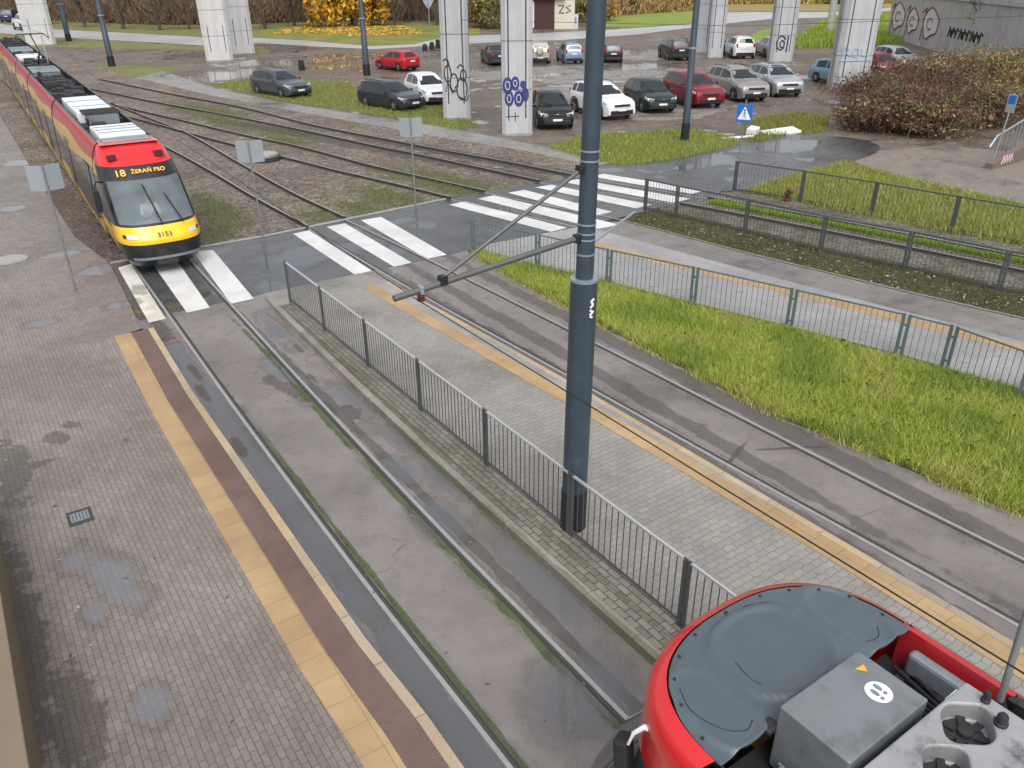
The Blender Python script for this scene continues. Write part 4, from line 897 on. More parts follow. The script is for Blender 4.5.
MB().add([(-.84, 2.9, 3.33), (.84, 2.9, 3.33), (.84, 3.9, 3.33), (-.84, 3.9, 3.33)], [(0, 1, 2, 3)]).build('hood_top', M['red'], T)
ys, cuts = 3.2, [14.4, 25.9, 34.4, 47.9, 60.5]
band_b = MB()
prev = 3.4
for i, c in enumerate(cuts):
    y0 = prev + (.35 if i else 0)
    tram_section(T, y0 if i else 3.4, c, i*1.7, ((5.2, 10.5), (18.5, 22.5), (29.5,), (38.5, 44), (52, 57))[i], ((11.8,), (None,), (30,), (None,), (54,))[i][0])
    if i < 4: bellows(T, c, c + .35)
    prev = c
gear(T, 6.6, 14, 40, 3); gear(T, 14.9, 25.5, 90, 4); gear(T, 26.5, 34, 60, 5); gear(T, 35, 47, 80, 6); gear(T, 49, 60, 60, 7)
unit(T, 5.0, 2.2, 1.35, .4); MB().box((0, 3.62, 3.24), (1.4, .5, .3)).build('unit_front', M['roofgrey'], T, bevel=.05)
unit(T, 11.7, 4.6, 1.3, .42, ribs=2)
fr = MB(); fr.box((0.1, 9.0, 3.28), (1.0, 1.2, .35)); fr.build('cooling_rack', M['roofgrey'], T, bevel=.03)
b = MB()
for k in range(6): b.bar((-.5, 8.4 + .24*k, 3.5), (.65, 8.4 + .24*k, 3.5), .05)
b.bar((-.5, 8.4, 3.5), (-.5, 9.6, 3.5), .05); b.bar((.65, 8.4, 3.5), (.65, 9.6, 3.5), .05); b.build('rack_bars', M['railside'], T)
unit(T, 28.5, 3.0, 1.35, .3, M['roofgrey'], ribs=1); unit(T, 38.0, 2.2, 1.3, .32, M['roofwhite'], ribs=1); unit(T, 44.5, 3.5, 1.35, .3, M['roofgrey'])
pt = MB(); pt.tube([(0, 31.5, 3.35), (0, 28.2, 4.2)], .05, 8); pt.tube([(0, 28.2, 4.2), (-.1, 30.4, 4.95)], .035, 8); pt.tube([(-.25, 31.4, 3.3), (.0, 28.3, 4.15)], .02, 6)
pg = pt.build('pantograph', M['railside'], T, 40)
b = MB()
for dy in (-.18, .18): b.tube([(-.95, 30.4 + dy, 4.72), (-.75, 30.4 + dy, 4.97), (.55, 30.4 + dy, 4.97), (.8, 30.4 + dy, 4.72)], .03, 6)
b.build('collector_head', M['railside'], pg, 40)
MB().tube([(.42, 30.4, 4.9), (.5, 31.2, 3.4)], .03, 6).build('damper', M['roofwhite'], pg, 40)

# driver of the arriving tram
def skinned(name, V, E_, Rr, m, parent, levels=1):
    me = bpy.data.meshes.new(name); me.from_pydata(V, E_, []); o = bpy.data.objects.new(name, me); COL.objects.link(o); o.parent = parent
    sk_ = o.modifiers.new('skin', 'SKIN'); me.skin_vertices[0]  # layer is made by the modifier
    for i, r in enumerate(Rr): me.skin_vertices[0].data[i].radius = (r, r)
    me.skin_vertices[0].data[0].use_root = True; sk_.use_smooth_shade = True
    o.modifiers.new('sub', 'SUBSURF').levels = levels; o.modifiers['sub'].render_levels = levels
    dg = bpy.context.evaluated_depsgraph_get(); m2 = bpy.data.meshes.new_from_object(o.evaluated_get(dg)); o.modifiers.clear(); o.data = m2
    m2.materials.clear(); m2.materials.append(m); m2.polygons.foreach_set('use_smooth', [True]*len(m2.polygons)); return o
def seated(label, loc, rz):
    t = thing('person', label, 'person', loc, rz)
    V = [(0, 0, .1), (0, -.02, .32), (0, -.02, .52), (0, -.03, .6), (0, -.06, .72), (0, -.06, .83),               # pelvis..head
         (-.19, -.02, .5), (-.25, -.16, .28), (-.2, -.4, .27), (-.18, -.48, .28), (.19, -.02, .5), (.25, -.16, .28), (.2, -.4, .27), (.18, -.48, .28),
         (-.1, -.05, .08), (-.13, -.46, .1), (-.13, -.5, -.34), (-.13, -.62, -.38), (.1, -.05, .08), (.13, -.46, .1), (.13, -.5, -.34), (.13, -.62, -.38)]
    E_ = [(0, 1), (1, 2), (2, 3), (3, 4), (4, 5), (2, 6), (6, 7), (7, 8), (8, 9), (2, 10), (10, 11), (11, 12), (12, 13), (0, 14), (14, 15), (15, 16), (16, 17), (0, 18), (18, 19), (19, 20), (20, 21)]
    Rr = [.16, .15, .13, .055, .088, .075, .075, .055, .042, .035, .075, .055, .042, .035, .1, .085, .06, .05, .1, .085, .06, .05]
    body = skinned('body', V, E_, Rr, M['skin'], t)
    q = [(0, 0, .1), (0, -.02, .32), (0, -.02, .5), (-.19, -.02, .5), (-.25, -.16, .29), (-.22, -.3, .28), (.19, -.02, .5), (.25, -.16, .29), (.22, -.3, .28)]
    skinned('shirt', q, [(0, 1), (1, 2), (2, 3), (3, 4), (4, 5), (2, 6), (6, 7), (7, 8)], [.175, .17, .145, .09, .072, .062, .09, .072, .062], M['shirt'], body)
    skinned('trousers', [(0, 0, .06), (-.1, -.06, .08), (-.13, -.46, .1), (-.13, -.5, -.3), (.1, -.06, .08), (.13, -.46, .1), (.13, -.5, -.3)], [(0, 1), (1, 2), (2, 3), (0, 4), (4, 5), (5, 6)], [.175, .115, .1, .075, .115, .1, .075], M['blackplastic'], body)
    b = MB(); b.lathe([(.098, .74), (.1, .8), (.09, .87), (.06, .915), (0, .93)], (0, -.045, 0), 14); b.build('hair', M['hair'], body, 60)
    b = MB(); b.box((0, -.152, .755), (.022, .03, .045)); b.build('nose', M['skin'], body, bevel=.008)
    for s in (-1, 1): MB().box((s*.034, -.14, .79), (.024, .012, .012)).build('eye', M['ink'], body, bevel=.004)
    return t
hw_ = Matrix.Rotation(R(-1.6), 4, 'Z') @ Vector((.05, 2.2, 1.1))
seated('tram driver in a pale blue shirt sitting behind the windscreen', (4.32 + hw_.x, 24.1 + hw_.y, 1.08), R(-1.6))

# ---- red tram right below, only its roof end in view (front at y=0, body along +y; turned to face away)
N = thing('tram', 'red tram close below at the bottom right, its roof showing a slate grey front cover', 'tram', (4.02, 4.15, 0), R(180))
FRONT_POWER = 2.5
rk = [(.3, .5), (.55, .26), (.85, .2), (1.3, .3), (2.0, .6), (2.7, .93), (3.0, .985), (3.22, 1.0), (3.32, 1.03), (3.37, 1.06), (3.385, 1.12)]
h2 = [(.3, .95), (.6, 1.06), (1.0, 1.09), (1.9, 1.1), (2.6, 1.125), (2.9, 1.16), (3.15, 1.18), (3.26, 1.17), (3.33, 1.14), (3.37, 1.10), (3.385, 1.055)]
d2 = [(.3, 1.0), (1., 1.1), (3.3, 1.0), (3.385, .92)]
nose(rk, h2, d2, .3, .86).build('front_bumper', M['black'], N, 50); nose(rk, h2, d2, .86, 1.27).build('nose_panel', M['yellow'], N, 50)
nose(rk, h2, d2, 1.27, 2.72, nz=10).build('windscreen', M['tglass'], N, 50); nose(rk, h2, d2, 2.72, 3.385, nz=14, na=48).build('front_hood', M['red'], N, 60)
L0 = 2.02
for s in (-1, 1):   # straight red sides behind the rounded end
    for nm, za, zb, m_ in (('hood_side', 2.72, 3.385, M['red']), ('cab_side_window', 1.27, 2.72, M['tglass']), ('cab_side_panel', .32, 1.27, M['gold'])):
        def hz(z):
            for (a, x), (c, y) in zip(h2, h2[1:]):
                if z <= c: return x + (y-x)*(z-a)/(c-a)
            return h2[-1][1]
        def rz_(z):
            for (a, x), (c, y) in zip(rk, rk[1:]):
                if z <= c: return x + (y-x)*(z-a)/(c-a)
            return rk[-1][1]
        zs = [za + (zb-za)*k/12 for k in range(13)]
        MB().loft([[(s*hz(z), rz_(z) + 1.0 - .01, z) for z in zs], [(s*hz(z), 3.05, z) for z in zs], [(s*(hz(z) - .0), 7.0, z) for z in zs]], False).build(nm, m_, N, 50)
    MB().loft([[(s*1.055, y, 3.385), (s*1.03, y, 3.37), (s*1.02, y, 3.0)] for y in (2.02, 2.86)], False).build('trough_wall', M['cove'] if s == -1 else M['roofdark'], N)
    MB().loft([[(s*1.055, y, 3.385), (s*1.0, y, 3.36), (s*.99, y, 2.95)] for y in (2.87, 7.0)], False).build('trough_wall', M['roofdark'], N)
    MB().box((s*1.0, 2.87, 3.2), (.06, .05, .36)).build('trough_rib', M['black'], N)
MB().box((0, 4.5, 2.98), (2.1, 5.1, .05)).build('roof_deck', M['roofdark'], N)
for k, (ya, yb_) in enumerate(((7.0, 7.3), (7.35, 15))):
    if k == 0: bellows(N, 7.0, 7.35)
    else: tram_section(N, 7.35, 15.5, 2., (10.5,), 12.8)
# embossed slate cover
def cover_h(x, y):
    z = 3.392 - .012*(x*x)
    def ring(cx, cy, rx, ry, p=2.4): return (abs((x-cx)/rx)**p + abs((y-cy)/ry)**p)**(1/p)
    sst = lambda a, b_, t: (lambda u: u*u*(3-2*u))(min(1, max(0, (t-a)/(b_-a))))
    r = ring(0, 1.62, .47, .40); z += .034*(1 - sst(.97, 1.09, r)) - .024*(1 - sst(.82, .94, r))
    for s in (-1, 1):
        r = ring(s*.74, 1.74, .23, .40); z += .030*(1 - sst(.95, 1.1, r)) - .020*(1 - sst(.76, .92, r))
    return z
def sup(a, h_, f, d_, p=2.5):
    ca, sa = math.cos(a), math.sin(a); return (math.copysign(abs(ca)**(2/p), ca)*h_, f + d_ - abs(sa)**(2/p)*d_)
n = 64; V = []; Fc = []
YB = 2.08
for i in range(n+1):
    for j in range(n+1):
        u = -1 + 2*i/n; x = 1.045*math.sin(u*math.pi/2)
        a = math.acos(max(-1, min(1, math.copysign(abs(x/1.045)**1.25, x)))); y0 = 1.135 + .91 - abs(math.sin(a))**(2/2.5)*.91
        y = y0 + (YB - y0)*j/n; V.append((x, y, cover_h(x, y)))
for i in range(n):
    for j in range(n): Fc.append((i*(n+1)+j, (i+1)*(n+1)+j, (i+1)*(n+1)+j+1, i*(n+1)+j+1))
cv = MB(); cv.v = V; cv.f = Fc; cvo = cv.build('roof_cover', M['cover'], N, 70)
so_ = cvo.modifiers.new('thick', 'SOLIDIFY'); so_.thickness = .02; so_.offset = -1
b = MB()
for a in np.linspace(.12, math.pi-.12, 11): x, y = sup(a, 1.0, 1.17, .86); b.lathe([(0, 0), (.014, 0), (.012, .008), (0, .01)], (x, y, cover_h(x, y) + .002), 8)
b.build('bolts', M['ink'], cvo)
b = MB()
for P in ([(-.42, 1.35), (-.36, 1.27), (-.25, 1.235), (-.14, 1.225)], [(.33, 1.56), (.36, 1.72), (.33, 1.86)], [(.83, 1.5), (.9, 1.68), (.84, 1.9), (.72, 2.0), (.62, 1.97)], [(-.62, 1.98), (-.74, 2.0), (-.84, 1.93)]):
    b.tube([(q.x, q.y, cover_h(q.x, q.y)) for q in sm(P, 6)], .004, 5)
b.build('embossed_line', M['roofdark'], cvo)
for x in (.56, -.3): MB().box((x, 2.06, 3.385), (.12, .1, .05)).build('cover_notch', M['ink'], cvo, bevel=.02)
# roof boxes  (local x is mirrored: world x = 4.02 - x)
bx = MB().box((.13, 2.36, 3.33), (.84, .52, .56)).build('equipment_box', mat('box_grey', (.205, .222, .235), .35, .25, .2, 3, dirt=((.06, .065, .07), .55)), N, bevel=.012)
ZB = 3.614
cir = MB(); cir.lathe([(0, 0), (.088, 0), (.088, .003), (0, .003)], (-.07, 2.4, ZB), 28); cir.build('round_sticker', M['white'], bx)
b = MB()
for s in (-1, 1):
    cx_ = -.07 + s*.027; cy_ = 2.4 + s*.008
    b.add([(cx_ + .019*math.cos(t), cy_ - .018 + .034*math.sin(t), ZB + .005) for t in np.linspace(0, 2*math.pi, 15)[:-1]], [tuple(range(14))]); b.add([(cx_ + .015*math.cos(t), cy_ + .038 + .014*math.sin(t), ZB + .005) for t in np.linspace(0, 2*math.pi, 13)[:-1]], [tuple(range(12))])
b.build('footprint_mark', M['roofgrey'], bx)
b = MB(); b.add([(-.2, 2.2, ZB), (-.11, 2.19, ZB), (-.165, 2.255, ZB)], [(0, 1, 2)]); b.build('warning_triangle', M['gold'], bx)
fanm = mat('sooty_aluminium', (.38, .385, .39), .42, .4, .3, 3.5, dirt=((.04, .04, .04), .95)); fu = MB().box((-.05, 2.98, 3.34), (1.22, .62, .5)).build('fan_unit', fanm, N, bevel=.015)
holes = ((-.34, 2.86, .19, .15), (.06, 2.95, .17, .13), (.4, 3.02, .13, .12))
cut = MB()
for x, y, rx, ry in holes:
    rg_ = [(x + rx*math.cos(t)*(1 + .1*math.cos(4*t)), y + ry*math.sin(t)*(1 + .06*math.cos(4*t))) for t in np.linspace(0, 2*math.pi, 33)[:-1]]
    cut.loft([[(a, c, 3.45) for a, c in rg_], [(a, c, 3.7) for a, c in rg_]], True, True)
co_ = cut.build('cutter', M['ink']); bo = fu.modifiers.new('holes', 'BOOLEAN'); bo.operation = 'DIFFERENCE'; bo.object = co_; bo.solver = 'EXACT'; fu.modifiers.move(1, 0)
co_.parent = N; dg_ = bpy.context.evaluated_depsgraph_get(); nm_ = bpy.data.meshes.new_from_object(fu.evaluated_get(dg_)); fu.modifiers.clear(); fu.data = nm_; nm_.materials.clear(); nm_.materials.append(fanm); nm_.polygons.foreach_set('material_index', [0]*len(nm_.polygons)); bpy.data.objects.remove(co_)
for x, y, rx, ry in holes:
    MB().lathe([(0, 0), (min(rx, ry)*.98, 0), (min(rx, ry)*.9, .02), (0, .02)], (x, y, 3.452), 24).build('fan_floor', M['ink'], fu)
    q = MB(); q.lathe([(0, 0), (.05, 0), (.045, .05), (.0, .055)], (x, y, 3.47), 14); q.build('fan_hub', M['roofdark'], fu, 40)
    q = MB()
    for a in range(7): q.bar((x, y, 3.49), (x + rx*.9*math.cos(a*.898 + .3), y + ry*.9*math.sin(a*.898 + .3), 3.48), .05, .006)
    q.build('fan_blades', M['roofdark'], fu)
for x, y, r in ((-.5, 2.98, .035), (-.6, 2.83, .025)): MB().lathe([(r*1.2, 0), (r*1.25, .02), (r, .025), (r*.95, .07), (r*.7, .085), (0, .088)], (x, y, 3.59), 16).build('vent_knob', M['ink'], fu, 40)
gear2 = MB(); rg = random.Random(5)
for k in range(30): gear2.box((rg.uniform(-.95, .95), rg.uniform(2.15, 3.2), 3.03 + rg.uniform(0, .05)), (rg.uniform(.05, .3), rg.uniform(.04, .2), rg.uniform(.05, .16)))
for k in range(6): gear2.tube([(-.95 + .09*k, 2.12, 3.12), (-.8 + .05*k, 2.5, 3.16), (-.78 + .04*k, 3.3, 3.1)], .014, 6)
gear2.build('roof_gear', M['roofdark'], N)
MB().box((-.93, 2.45, 3.2), (.1, .55, .2)).build('pale_tank', M['roofgrey'], N, bevel=.03)
b = MB(); b.box((.68, 2.32, 3.12), (.16, .18, .2)); b.bar((.6, 2.2, 3.2), (.6, 2.45, 3.2), .02); b.bar((.76, 2.2, 3.2), (.76, 2.45, 3.2), .02); b.build('bracket_box', M['roofgrey'], N, bevel=.008)
MB().box((-.68, 2.66, 3.38), (.14, .12, .02)).build('mounting_plate', M['roofwhite'], N)
MB().box((.0, 3.75, 3.3), (1.9, .8, .5)).build('tan_cabinet', mat('tan_cover', (.2, .14, .1), .6, 0, .2, 2), N, bevel=.02)
A_ = Vector((*at(1000, 700, 3.45), 3.45)); B_ = Vector((*at(1034, 590, 4.42), 4.42)); o_ = Vector((4.02, 4.15, 0)); loc_ = lambda p: Vector((-(p.x-o_.x), -(p.y-o_.y), p.z))
pn = MB().tube([loc_(A_), loc_(B_)], .024, 10).build('pantograph', mat('pantograph_arm_grey', (.3, .31, .31), .45, .5, .12, 5), N, 40)
MB().tube([loc_(A_) + Vector((-.1, .1, -.3)), loc_(A_)], .03, 8).build('arm_foot', M['roofdark'], pn, 40)
# driver's mirror on a white curved arm
mz = 2.9
q0 = Vector((*at(664, 736, 3.12), 3.12)); q1_ = Vector((*at(645, 727, 3.1), 3.1)); q2 = Vector((*at(634, 733, 3.0), 3.0)); q3 = Vector((*at(628, 744, 2.85), 2.85))
mr = MB().tube([loc_(q) for q in (q0, q1_, q2, q3)], [.024, .022, .017, .012], 10).build('mirror_arm', M['white'], N, 50)
c_ = loc_(Vector((*at(624, 756, 2.62), 2.62)))
MB().box((0, 0, 0), (.17, .12, .34)).build('wing_mirror', M['rubber'], mr, bevel=.03, loc=c_).rotation_euler = (R(12), R(-14), R(25))
MB().box((0, 0, 0), (.05, .06, .04)).build('indicator', M['gold'], mr, loc=c_ + Vector((-.05, .08, -.14)))

# ================================================================== CARS
PAINT = {}
def paint(name, col, metal=.3):
    if name not in PAINT: PAINT[name] = mat('car_paint_' + name, col, .32, metal, .1, 1.5, coat=.45, spec=.35, dirt=((.12, .1, .085), .12))
    return PAINT[name]
STYLE = dict(  # (x/L, z/H) of the upper outline from nose to tail, then belt, window ranges
    hatch=dict(top=[(.5, .40), (.485, .47), (.40, .555), (.25, .625), (.05, .93), (-.06, .99), (-.2, .995), (-.38, .94), (-.455, .66), (-.495, .58), (-.5, .40)], belt=.63, cowl=.25, rf=.045, rr=-.375, rb=-.455, wins=((.10, -.10), (-.125, -.33)), roofw=.70),
    estate=dict(top=[(.5, .40), (.487, .47), (.40, .56), (.22, .63), (.03, .94), (-.08, .99), (-.28, .99), (-.43, .93), (-.485, .66), (-.497, .56), (-.5, .40)], belt=.635, cowl=.22, rf=.03, rr=-.43, rb=-.483, wins=((.08, -.09), (-.115, -.28), (-.30, -.42)), roofw=.71),
    sedan=dict(top=[(.5, .40), (.487, .47), (.40, .57), (.23, .65), (.03, .95), (-.07, .995), (-.18, .98), (-.34, .74), (-.46, .70), (-.495, .6), (-.5, .42)], belt=.65, cowl=.23, rf=.03, rr=-.19, rb=-.33, wins=((.08, -.08), (-.10, -.24)), roofw=.68),
    suv=dict(top=[(.5, .42), (.488, .52), (.41, .60), (.24, .65), (.07, .93), (-.04, .985), (-.25, .985), (-.41, .93), (-.47, .66), (-.495, .58), (-.5, .42)], belt=.655, cowl=.24, rf=.065, rr=-.405, rb=-.468, wins=((.11, -.09), (-.115, -.28), (-.30, -.40)), roofw=.72))
def itab(t, x):
    for (x0, z0), (x1, z1) in zip(t, t[1:]):
        if x >= x1: return z0 + (z1-z0)*(x-x0)/(x1-x0)
    return t[-1][1]
def wheel_parts(root, x, y, r, s):
    t_ = MB().lathe([(r*.62, -.095), (r*.9, -.105), (r, -.07), (r, .07), (r*.9, .105), (r*.62, .095)], (x, y, r), 22, 'y').build('wheel', M['rubber'], root, 35)
    b = MB(); yy = y + s*.098
    b.lathe([(0, 0), (r*.62, 0), (r*.64, s*.012), (r*.55, s*.012)], (x, yy - s*.03, r), 20, 'y', cap=False)
    for k in range(5):
        a = k*2*math.pi/5 + .3; b.bar((x, yy - s*.01, r), (x + r*.6*math.cos(a), yy - s*.01, r + r*.6*math.sin(a)), .07, .03, up=(0, 1, 0))
    b.build('rim', M['alloy'], t_, 35)
def car(label, style, x, y, head, L, W, H, pcol, roofcol=None, rails=False, cladding=False, spare=False, sc=1., cat='car'):
    st_ = STYLE[style]; L *= sc; W *= sc; H *= sc
    t = thing('parked_car', label, cat, (x, y, -.025), math.pi/2 - R(head), 'cars parked on the muddy lot under the flyover')
    wr = .215*H if style != 'suv' else .22*H; wx = (.305*L, -.295*L); zs_ = .125*H
    xs = sorted(set([round(v*L, 4) for v in (.5, .495, .485, .465, .43, .40, .36, .32, .25, .22, .18, .14, .10, .05, .03, 0, -.04, -.08, -.12, -.16, -.2, -.24, -.28, -.32, -.36, -.4, -.43, -.455, -.475, -.487, -.495, -.5)] +
                     [round(c + wr*1.16*math.cos(a), 4) for c in wx for a in np.linspace(0, math.pi, 11)]), reverse=True)
    def halfw(x_):
        u = abs(x_)/(L/2); return W/2*(1 - .13*max(0, (u-.72)/.28)**2.2)
    def ring(x_):
        u = x_/L; top = itab(st_['top'], u)*H; w = halfw(x_); zb = zs_
        for c in wx:
            if abs(x_-c) < wr*1.16: zb = max(zb, wr + math.sqrt((wr*1.16)**2 - (x_-c)**2))
        belt = min(st_['belt']*H, top - .035*H)
        k = min(1, max(0, (top/H - st_['belt'] - .01)/(.93 - st_['belt']))); rw = w*(.86*(1-k) + (st_['roofw'])*k)
        nose_ = max(0, (abs(u)-.46)/.04)
        zb2 = min(max(zb, zs_ + .06*nose_*H), belt*.9)
        return [(x_, 0, zs_ + .06*H*nose_), (x_, w*.9, min(zs_ + .06*H*nose_, zb2)), (x_, w*.965, zb2), (x_, w*1.0, max(zb2 + .005, .42*H*(1 if belt > .45*H else .8)) if belt > .5*H else (zb2+belt)/2), (x_, w*.985, max(zb2 + .012, belt*.87)), (x_, w*.94, max(zb2+.02, belt)), (x_, rw, top - .028*H*k - .008), (x_, rw*.80, top - .004), (x_, 0, top + .008)]
    rings = []
    for x_ in xs:
        h_ = ring(x_); rings.append(h_ + [(a, -b_, c) for a, b_, c in h_[-2:0:-1]])
    body = MB().loft(rings, True, True).build('body', pcol, t, 32)
    arch = MB(); arch.box((0, 0, .30*H), (L*.93, W*.80, .28*H)); arch.build('underbody', M['rubber'], t)
    # roof skin / windows
    def side_pt(x_, f, s, off=.008):
        r_ = ring(x_); a, c = r_[5], r_[6]; return (x_, s*(a[1] + (c[1]-a[1])*f + off), a[2] + (c[2]-a[2])*f + off*.3)
    def gpanel(name, x0, x1, n, yf, f0, f1, par=t, m=M['glass'], off=.012):
        rr_ = []
        for i in range(n+1):
            x_ = x0 + (x1-x0)*i/n; r_ = ring(x_); w6 = r_[6][1]*yf; d_ = itab(st_['top'], (x_+.001)/L) - itab(st_['top'], (x_-.001)/L); sl_ = d_*H/.002/L*L if L else 0
            nx, nz = -d_*H, .002; ln = math.hypot(nx, nz); nx, nz = nx/ln*off, nz/ln*off
            rr_.append([(x_ + nx, w6*q, r_[7][2]*(1-abs(q)**3) + (r_[6][2])*abs(q)**3 + nz + .003) for q in (-1, -.85, -.5, 0, .5, .85, 1)])
        return MB().loft(rr_, False).build(name, m, par, 60)
    ws = gpanel('windscreen', (st_['cowl']-.02)*L, (st_['rf']+.012)*L, 6, .92, 0, 1)
    MB().bar((st_['cowl']*L - .02*L + .06, -.05*W, ring((st_['cowl']-.02)*L)[7][2] + .03), (st_['cowl']*L - .06*L, -.33*W, ring((st_['cowl']-.06)*L)[7][2] + .03), .02).build('wiper', M['rubber'], ws)
    gpanel('rear_window', (st_['rr']-.008)*L, (st_['rb']+.012)*L, 5, .86, 0, 1)
    if roofcol: gpanel('roof_panel', (st_['rf']-.005)*L, (st_['rr']+.01)*L, 8, 1.0, 0, 1, t, roofcol, .01)
    for s in (-1, 1):
        for k, (xa, xb) in enumerate(st_['wins']):
            rr_ = []
            for i in range(7):
                x_ = (xa + (xb-xa)*i/6)*L; f1 = .9; f0 = .06
                rr_.append([side_pt(x_, f0 + (f1-f0)*q, s) for q in (0, .5, 1)])
            if k == 0:   # slanted front edge
                x_ = (xa + .055)*L; p0 = side_pt(x_, .08, s); p1 = side_pt(x_, .16, s); rr_.insert(0, [p0, tuple((np.array(p0)+np.array(p1))/2), p1])
            MB().loft(rr_, False).build('side_window', M['glass'], t, 60)
        for x_ in wx: wheel_parts(t, x_, s*(W/2 - .085), wr, s)
        b = MB(); xm = (st_['cowl']-.06)*L; b.box((xm, s*(W/2 + .07), st_['belt']*H + .03), (.14, .2, .13)); b.build('door_mirror', pcol if not cladding else M['blackplastic'], t, bevel=.03)
        hx = .455*L; hw_ = halfw(hx); b = MB()
        b.loft([[(.478*L, s*(hw_*.52), .475*H), (.478*L, s*(hw_*.52), .405*H), (.485*L, s*hw_*.60, .40*H), (.485*L, s*hw_*.6, .47*H)], [(.452*L, s*hw_*.95, .52*H), (.462*L, s*hw_*.93, .42*H), (.476*L, s*hw_*.94, .42*H), (.46*L, s*hw_*.965, .515*H)],
                [(.40*L, s*halfw(.4*L)*.95, .55*H), (.41*L, s*halfw(.4*L)*.95, .49*H), (.41*L, s*(halfw(.4*L)+.012), .49*H), (.395*L, s*(halfw(.4*L)+.0), .55*H)]], True, True)
        b.build('headlight', M['lamp'], t, 40)
        rx = -.475*L; rw_ = halfw(rx); zt = (.68 if style in ('estate', 'suv') else .62)*H
        b = MB(); b.box((rx, s*rw_*.80, zt - .06*H), (.05*L, .17, .18*H if style != 'sedan' else .11*H), rz=-s*.25); b.build('tail_light', M['taillamp'], t, bevel=.02)
        dh = MB()
        for k in range(2): dh.box(((.02 - .21*k)*L, s*(W/2 + .004), .56*H), (.16, .03, .03))
        dh.build('door_handle', pcol, t)
        sl = MB(); sl.box((0, s*(W/2*.985), .155*H), (wx[0]-wx[1]-2.4*wr, .05, .09*H)); sl.build('sill', M['blackplastic'], t, bevel=.01)
        if cladding:
            for c in wx:
                rr_ = [[(c + rr0*math.cos(a), s*(W/2 + .012), wr + rr0*math.sin(a)) for rr0 in (wr*1.15, wr*1.34)] for a in np.linspace(-.15, math.pi + .15, 15)]
                MB().loft(rr_, False).build('wheel_arch', M['blackplastic'], t, 60)
    b = MB(); b.box((.488*L, 0, .44*H), (.045*L, W*.50, .06*H)); g_ = b.build('grille', M['ink'], t, bevel=.015)
    b = MB(); b.box((.512*L - .006*L, 0, .47*H), (.02, .16, .05)); b.build('badge', M['chrome'], g_, bevel=.008)
    b = MB(); b.box((.478*L, 0, .235*H), (.05*L, W*.74, .13*H)); b.build('bumper_grille', M['blackplastic'], t, bevel=.03)
    b = MB(); b.box((-.478*L, 0, .23*H), (.05*L, W*.8, .14*H)); b.build('rear_bumper', M['blackplastic'], t, bevel=.03)
    MB().box((.512*L, 0, .31*H), (.02, .52, .115)).build('number_plate', M['plate'], t)
    MB().box((-.505*L, 0, (.50 if not spare else .3)*H), (.02, .52, .115)).build('number_plate', M['plate'], t)
    if rails:
        for s in (-1, 1):
            z = .985*H; yy = ring(-.1*L)[6][1]*.95; b = MB()
            b.tube([(.02*L, s*yy, z - .02), (0, s*yy, z + .05), (-.33*L, s*yy*.97, z + .04), (-.36*L, s*yy*.97, z - .04)], .022, 6); b.build('roof_rail', M['blackplastic'], t, 40)
    MB().tube([(-.3*L, 0, .96*H), (-.36*L, 0, 1.1*H)], .008, 5).build('aerial', M['rubber'], t)
    if spare:
        w_ = MB().lathe([(0, -.1), (.26*sc, -.1), (.33*sc, -.05), (.33*sc, .08), (.0, .1)], (-.53*L, .08, .62*H), 22, 'x').build('spare_wheel_cover', paint('beige', (.42, .38, .3)), t, 40)
        MB().lathe([(.1, -.01), (.2*sc, -.01), (.2*sc, .01), (.1, .01)], (-.565*L, .08, .62*H), 20, 'x').build('cover_emblem', M['concrete'], w_)
    return t
dk = paint('graphite', (.035, .04, .05)); gy = paint('grey', (.075, .085, .1)); bk = paint('black', (.008, .01, .014)); gn = paint('bottle_green', (.012, .025, .024)); wh = paint('white', (.74, .75, .76), .05); sv = paint('silver', (.5, .52, .55), .6)
rd = paint('red', (.48, .012, .022), .15); wn = paint('wine_red', (.2, .008, .018), .2); lb = paint('light_blue', (.23, .36, .46), .4); bg_ = paint('beige', (.42, .38, .3)); ch = paint('champagne', (.36, .345, .335), .55); nv = paint('navy', (.012, .025, .08)); ib = paint('ice_blue', (.22, .31, .42), .5); co_ = paint('charcoal', (.03, .032, .036))
car('dark grey estate car alone on the grass, left of the lamp post', 'estate', 20.65, 60.03, 168, 4.6, 1.8, 1.5, gy, rails=True, sc=1.15)
car('graphite estate car on the grass with a light windscreen, in front of the white hatchback', 'estate', 24.36, 49.78, 170, 4.65, 1.8, 1.5, dk, rails=True, sc=1.1)
car('white hatchback half hidden by the tagged pillar', 'hatch', 27.71, 50.95, 190, 4.1, 1.72, 1.48, wh, sc=1.2)
car('bright red hatchback on the wet lot, showing its rear', 'hatch', 35.07, 69.94, 347, 4.0, 1.74, 1.5, rd, sc=1.1)
car('dark saloon seen between the two spray-painted pillars', 'sedan', 44.99, 68.77, 22, 4.5, 1.78, 1.45, co_, sc=1.2)
car('beige off-road car with a spare wheel on its tailgate', 'suv', 49.09, 67.31, 33, 4.2, 1.75, 1.7, bg_, spare=True, sc=1.1)
car('ice blue estate car seen from behind, left of the tall dark pole', 'estate', 51.46, 65.58, 27, 4.3, 1.78, 1.6, ib, rails=True, sc=1.1)
car('black estate car seen from behind, right of the tall dark pole', 'estate', 55.02, 63.75, 32, 4.4, 1.8, 1.55, bk, sc=1.05)
car('charcoal off-road car with red tail lights beside the banded lamp post', 'suv', 61.26, 61.39, 28, 4.4, 1.82, 1.65, co_, rails=True, sc=1.15)
car('white off-road car seen from behind, right of the slim pillar', 'suv', 67.60, 58.74, 34, 4.3, 1.85, 1.65, wh, cladding=True, rails=True, sc=1.2)
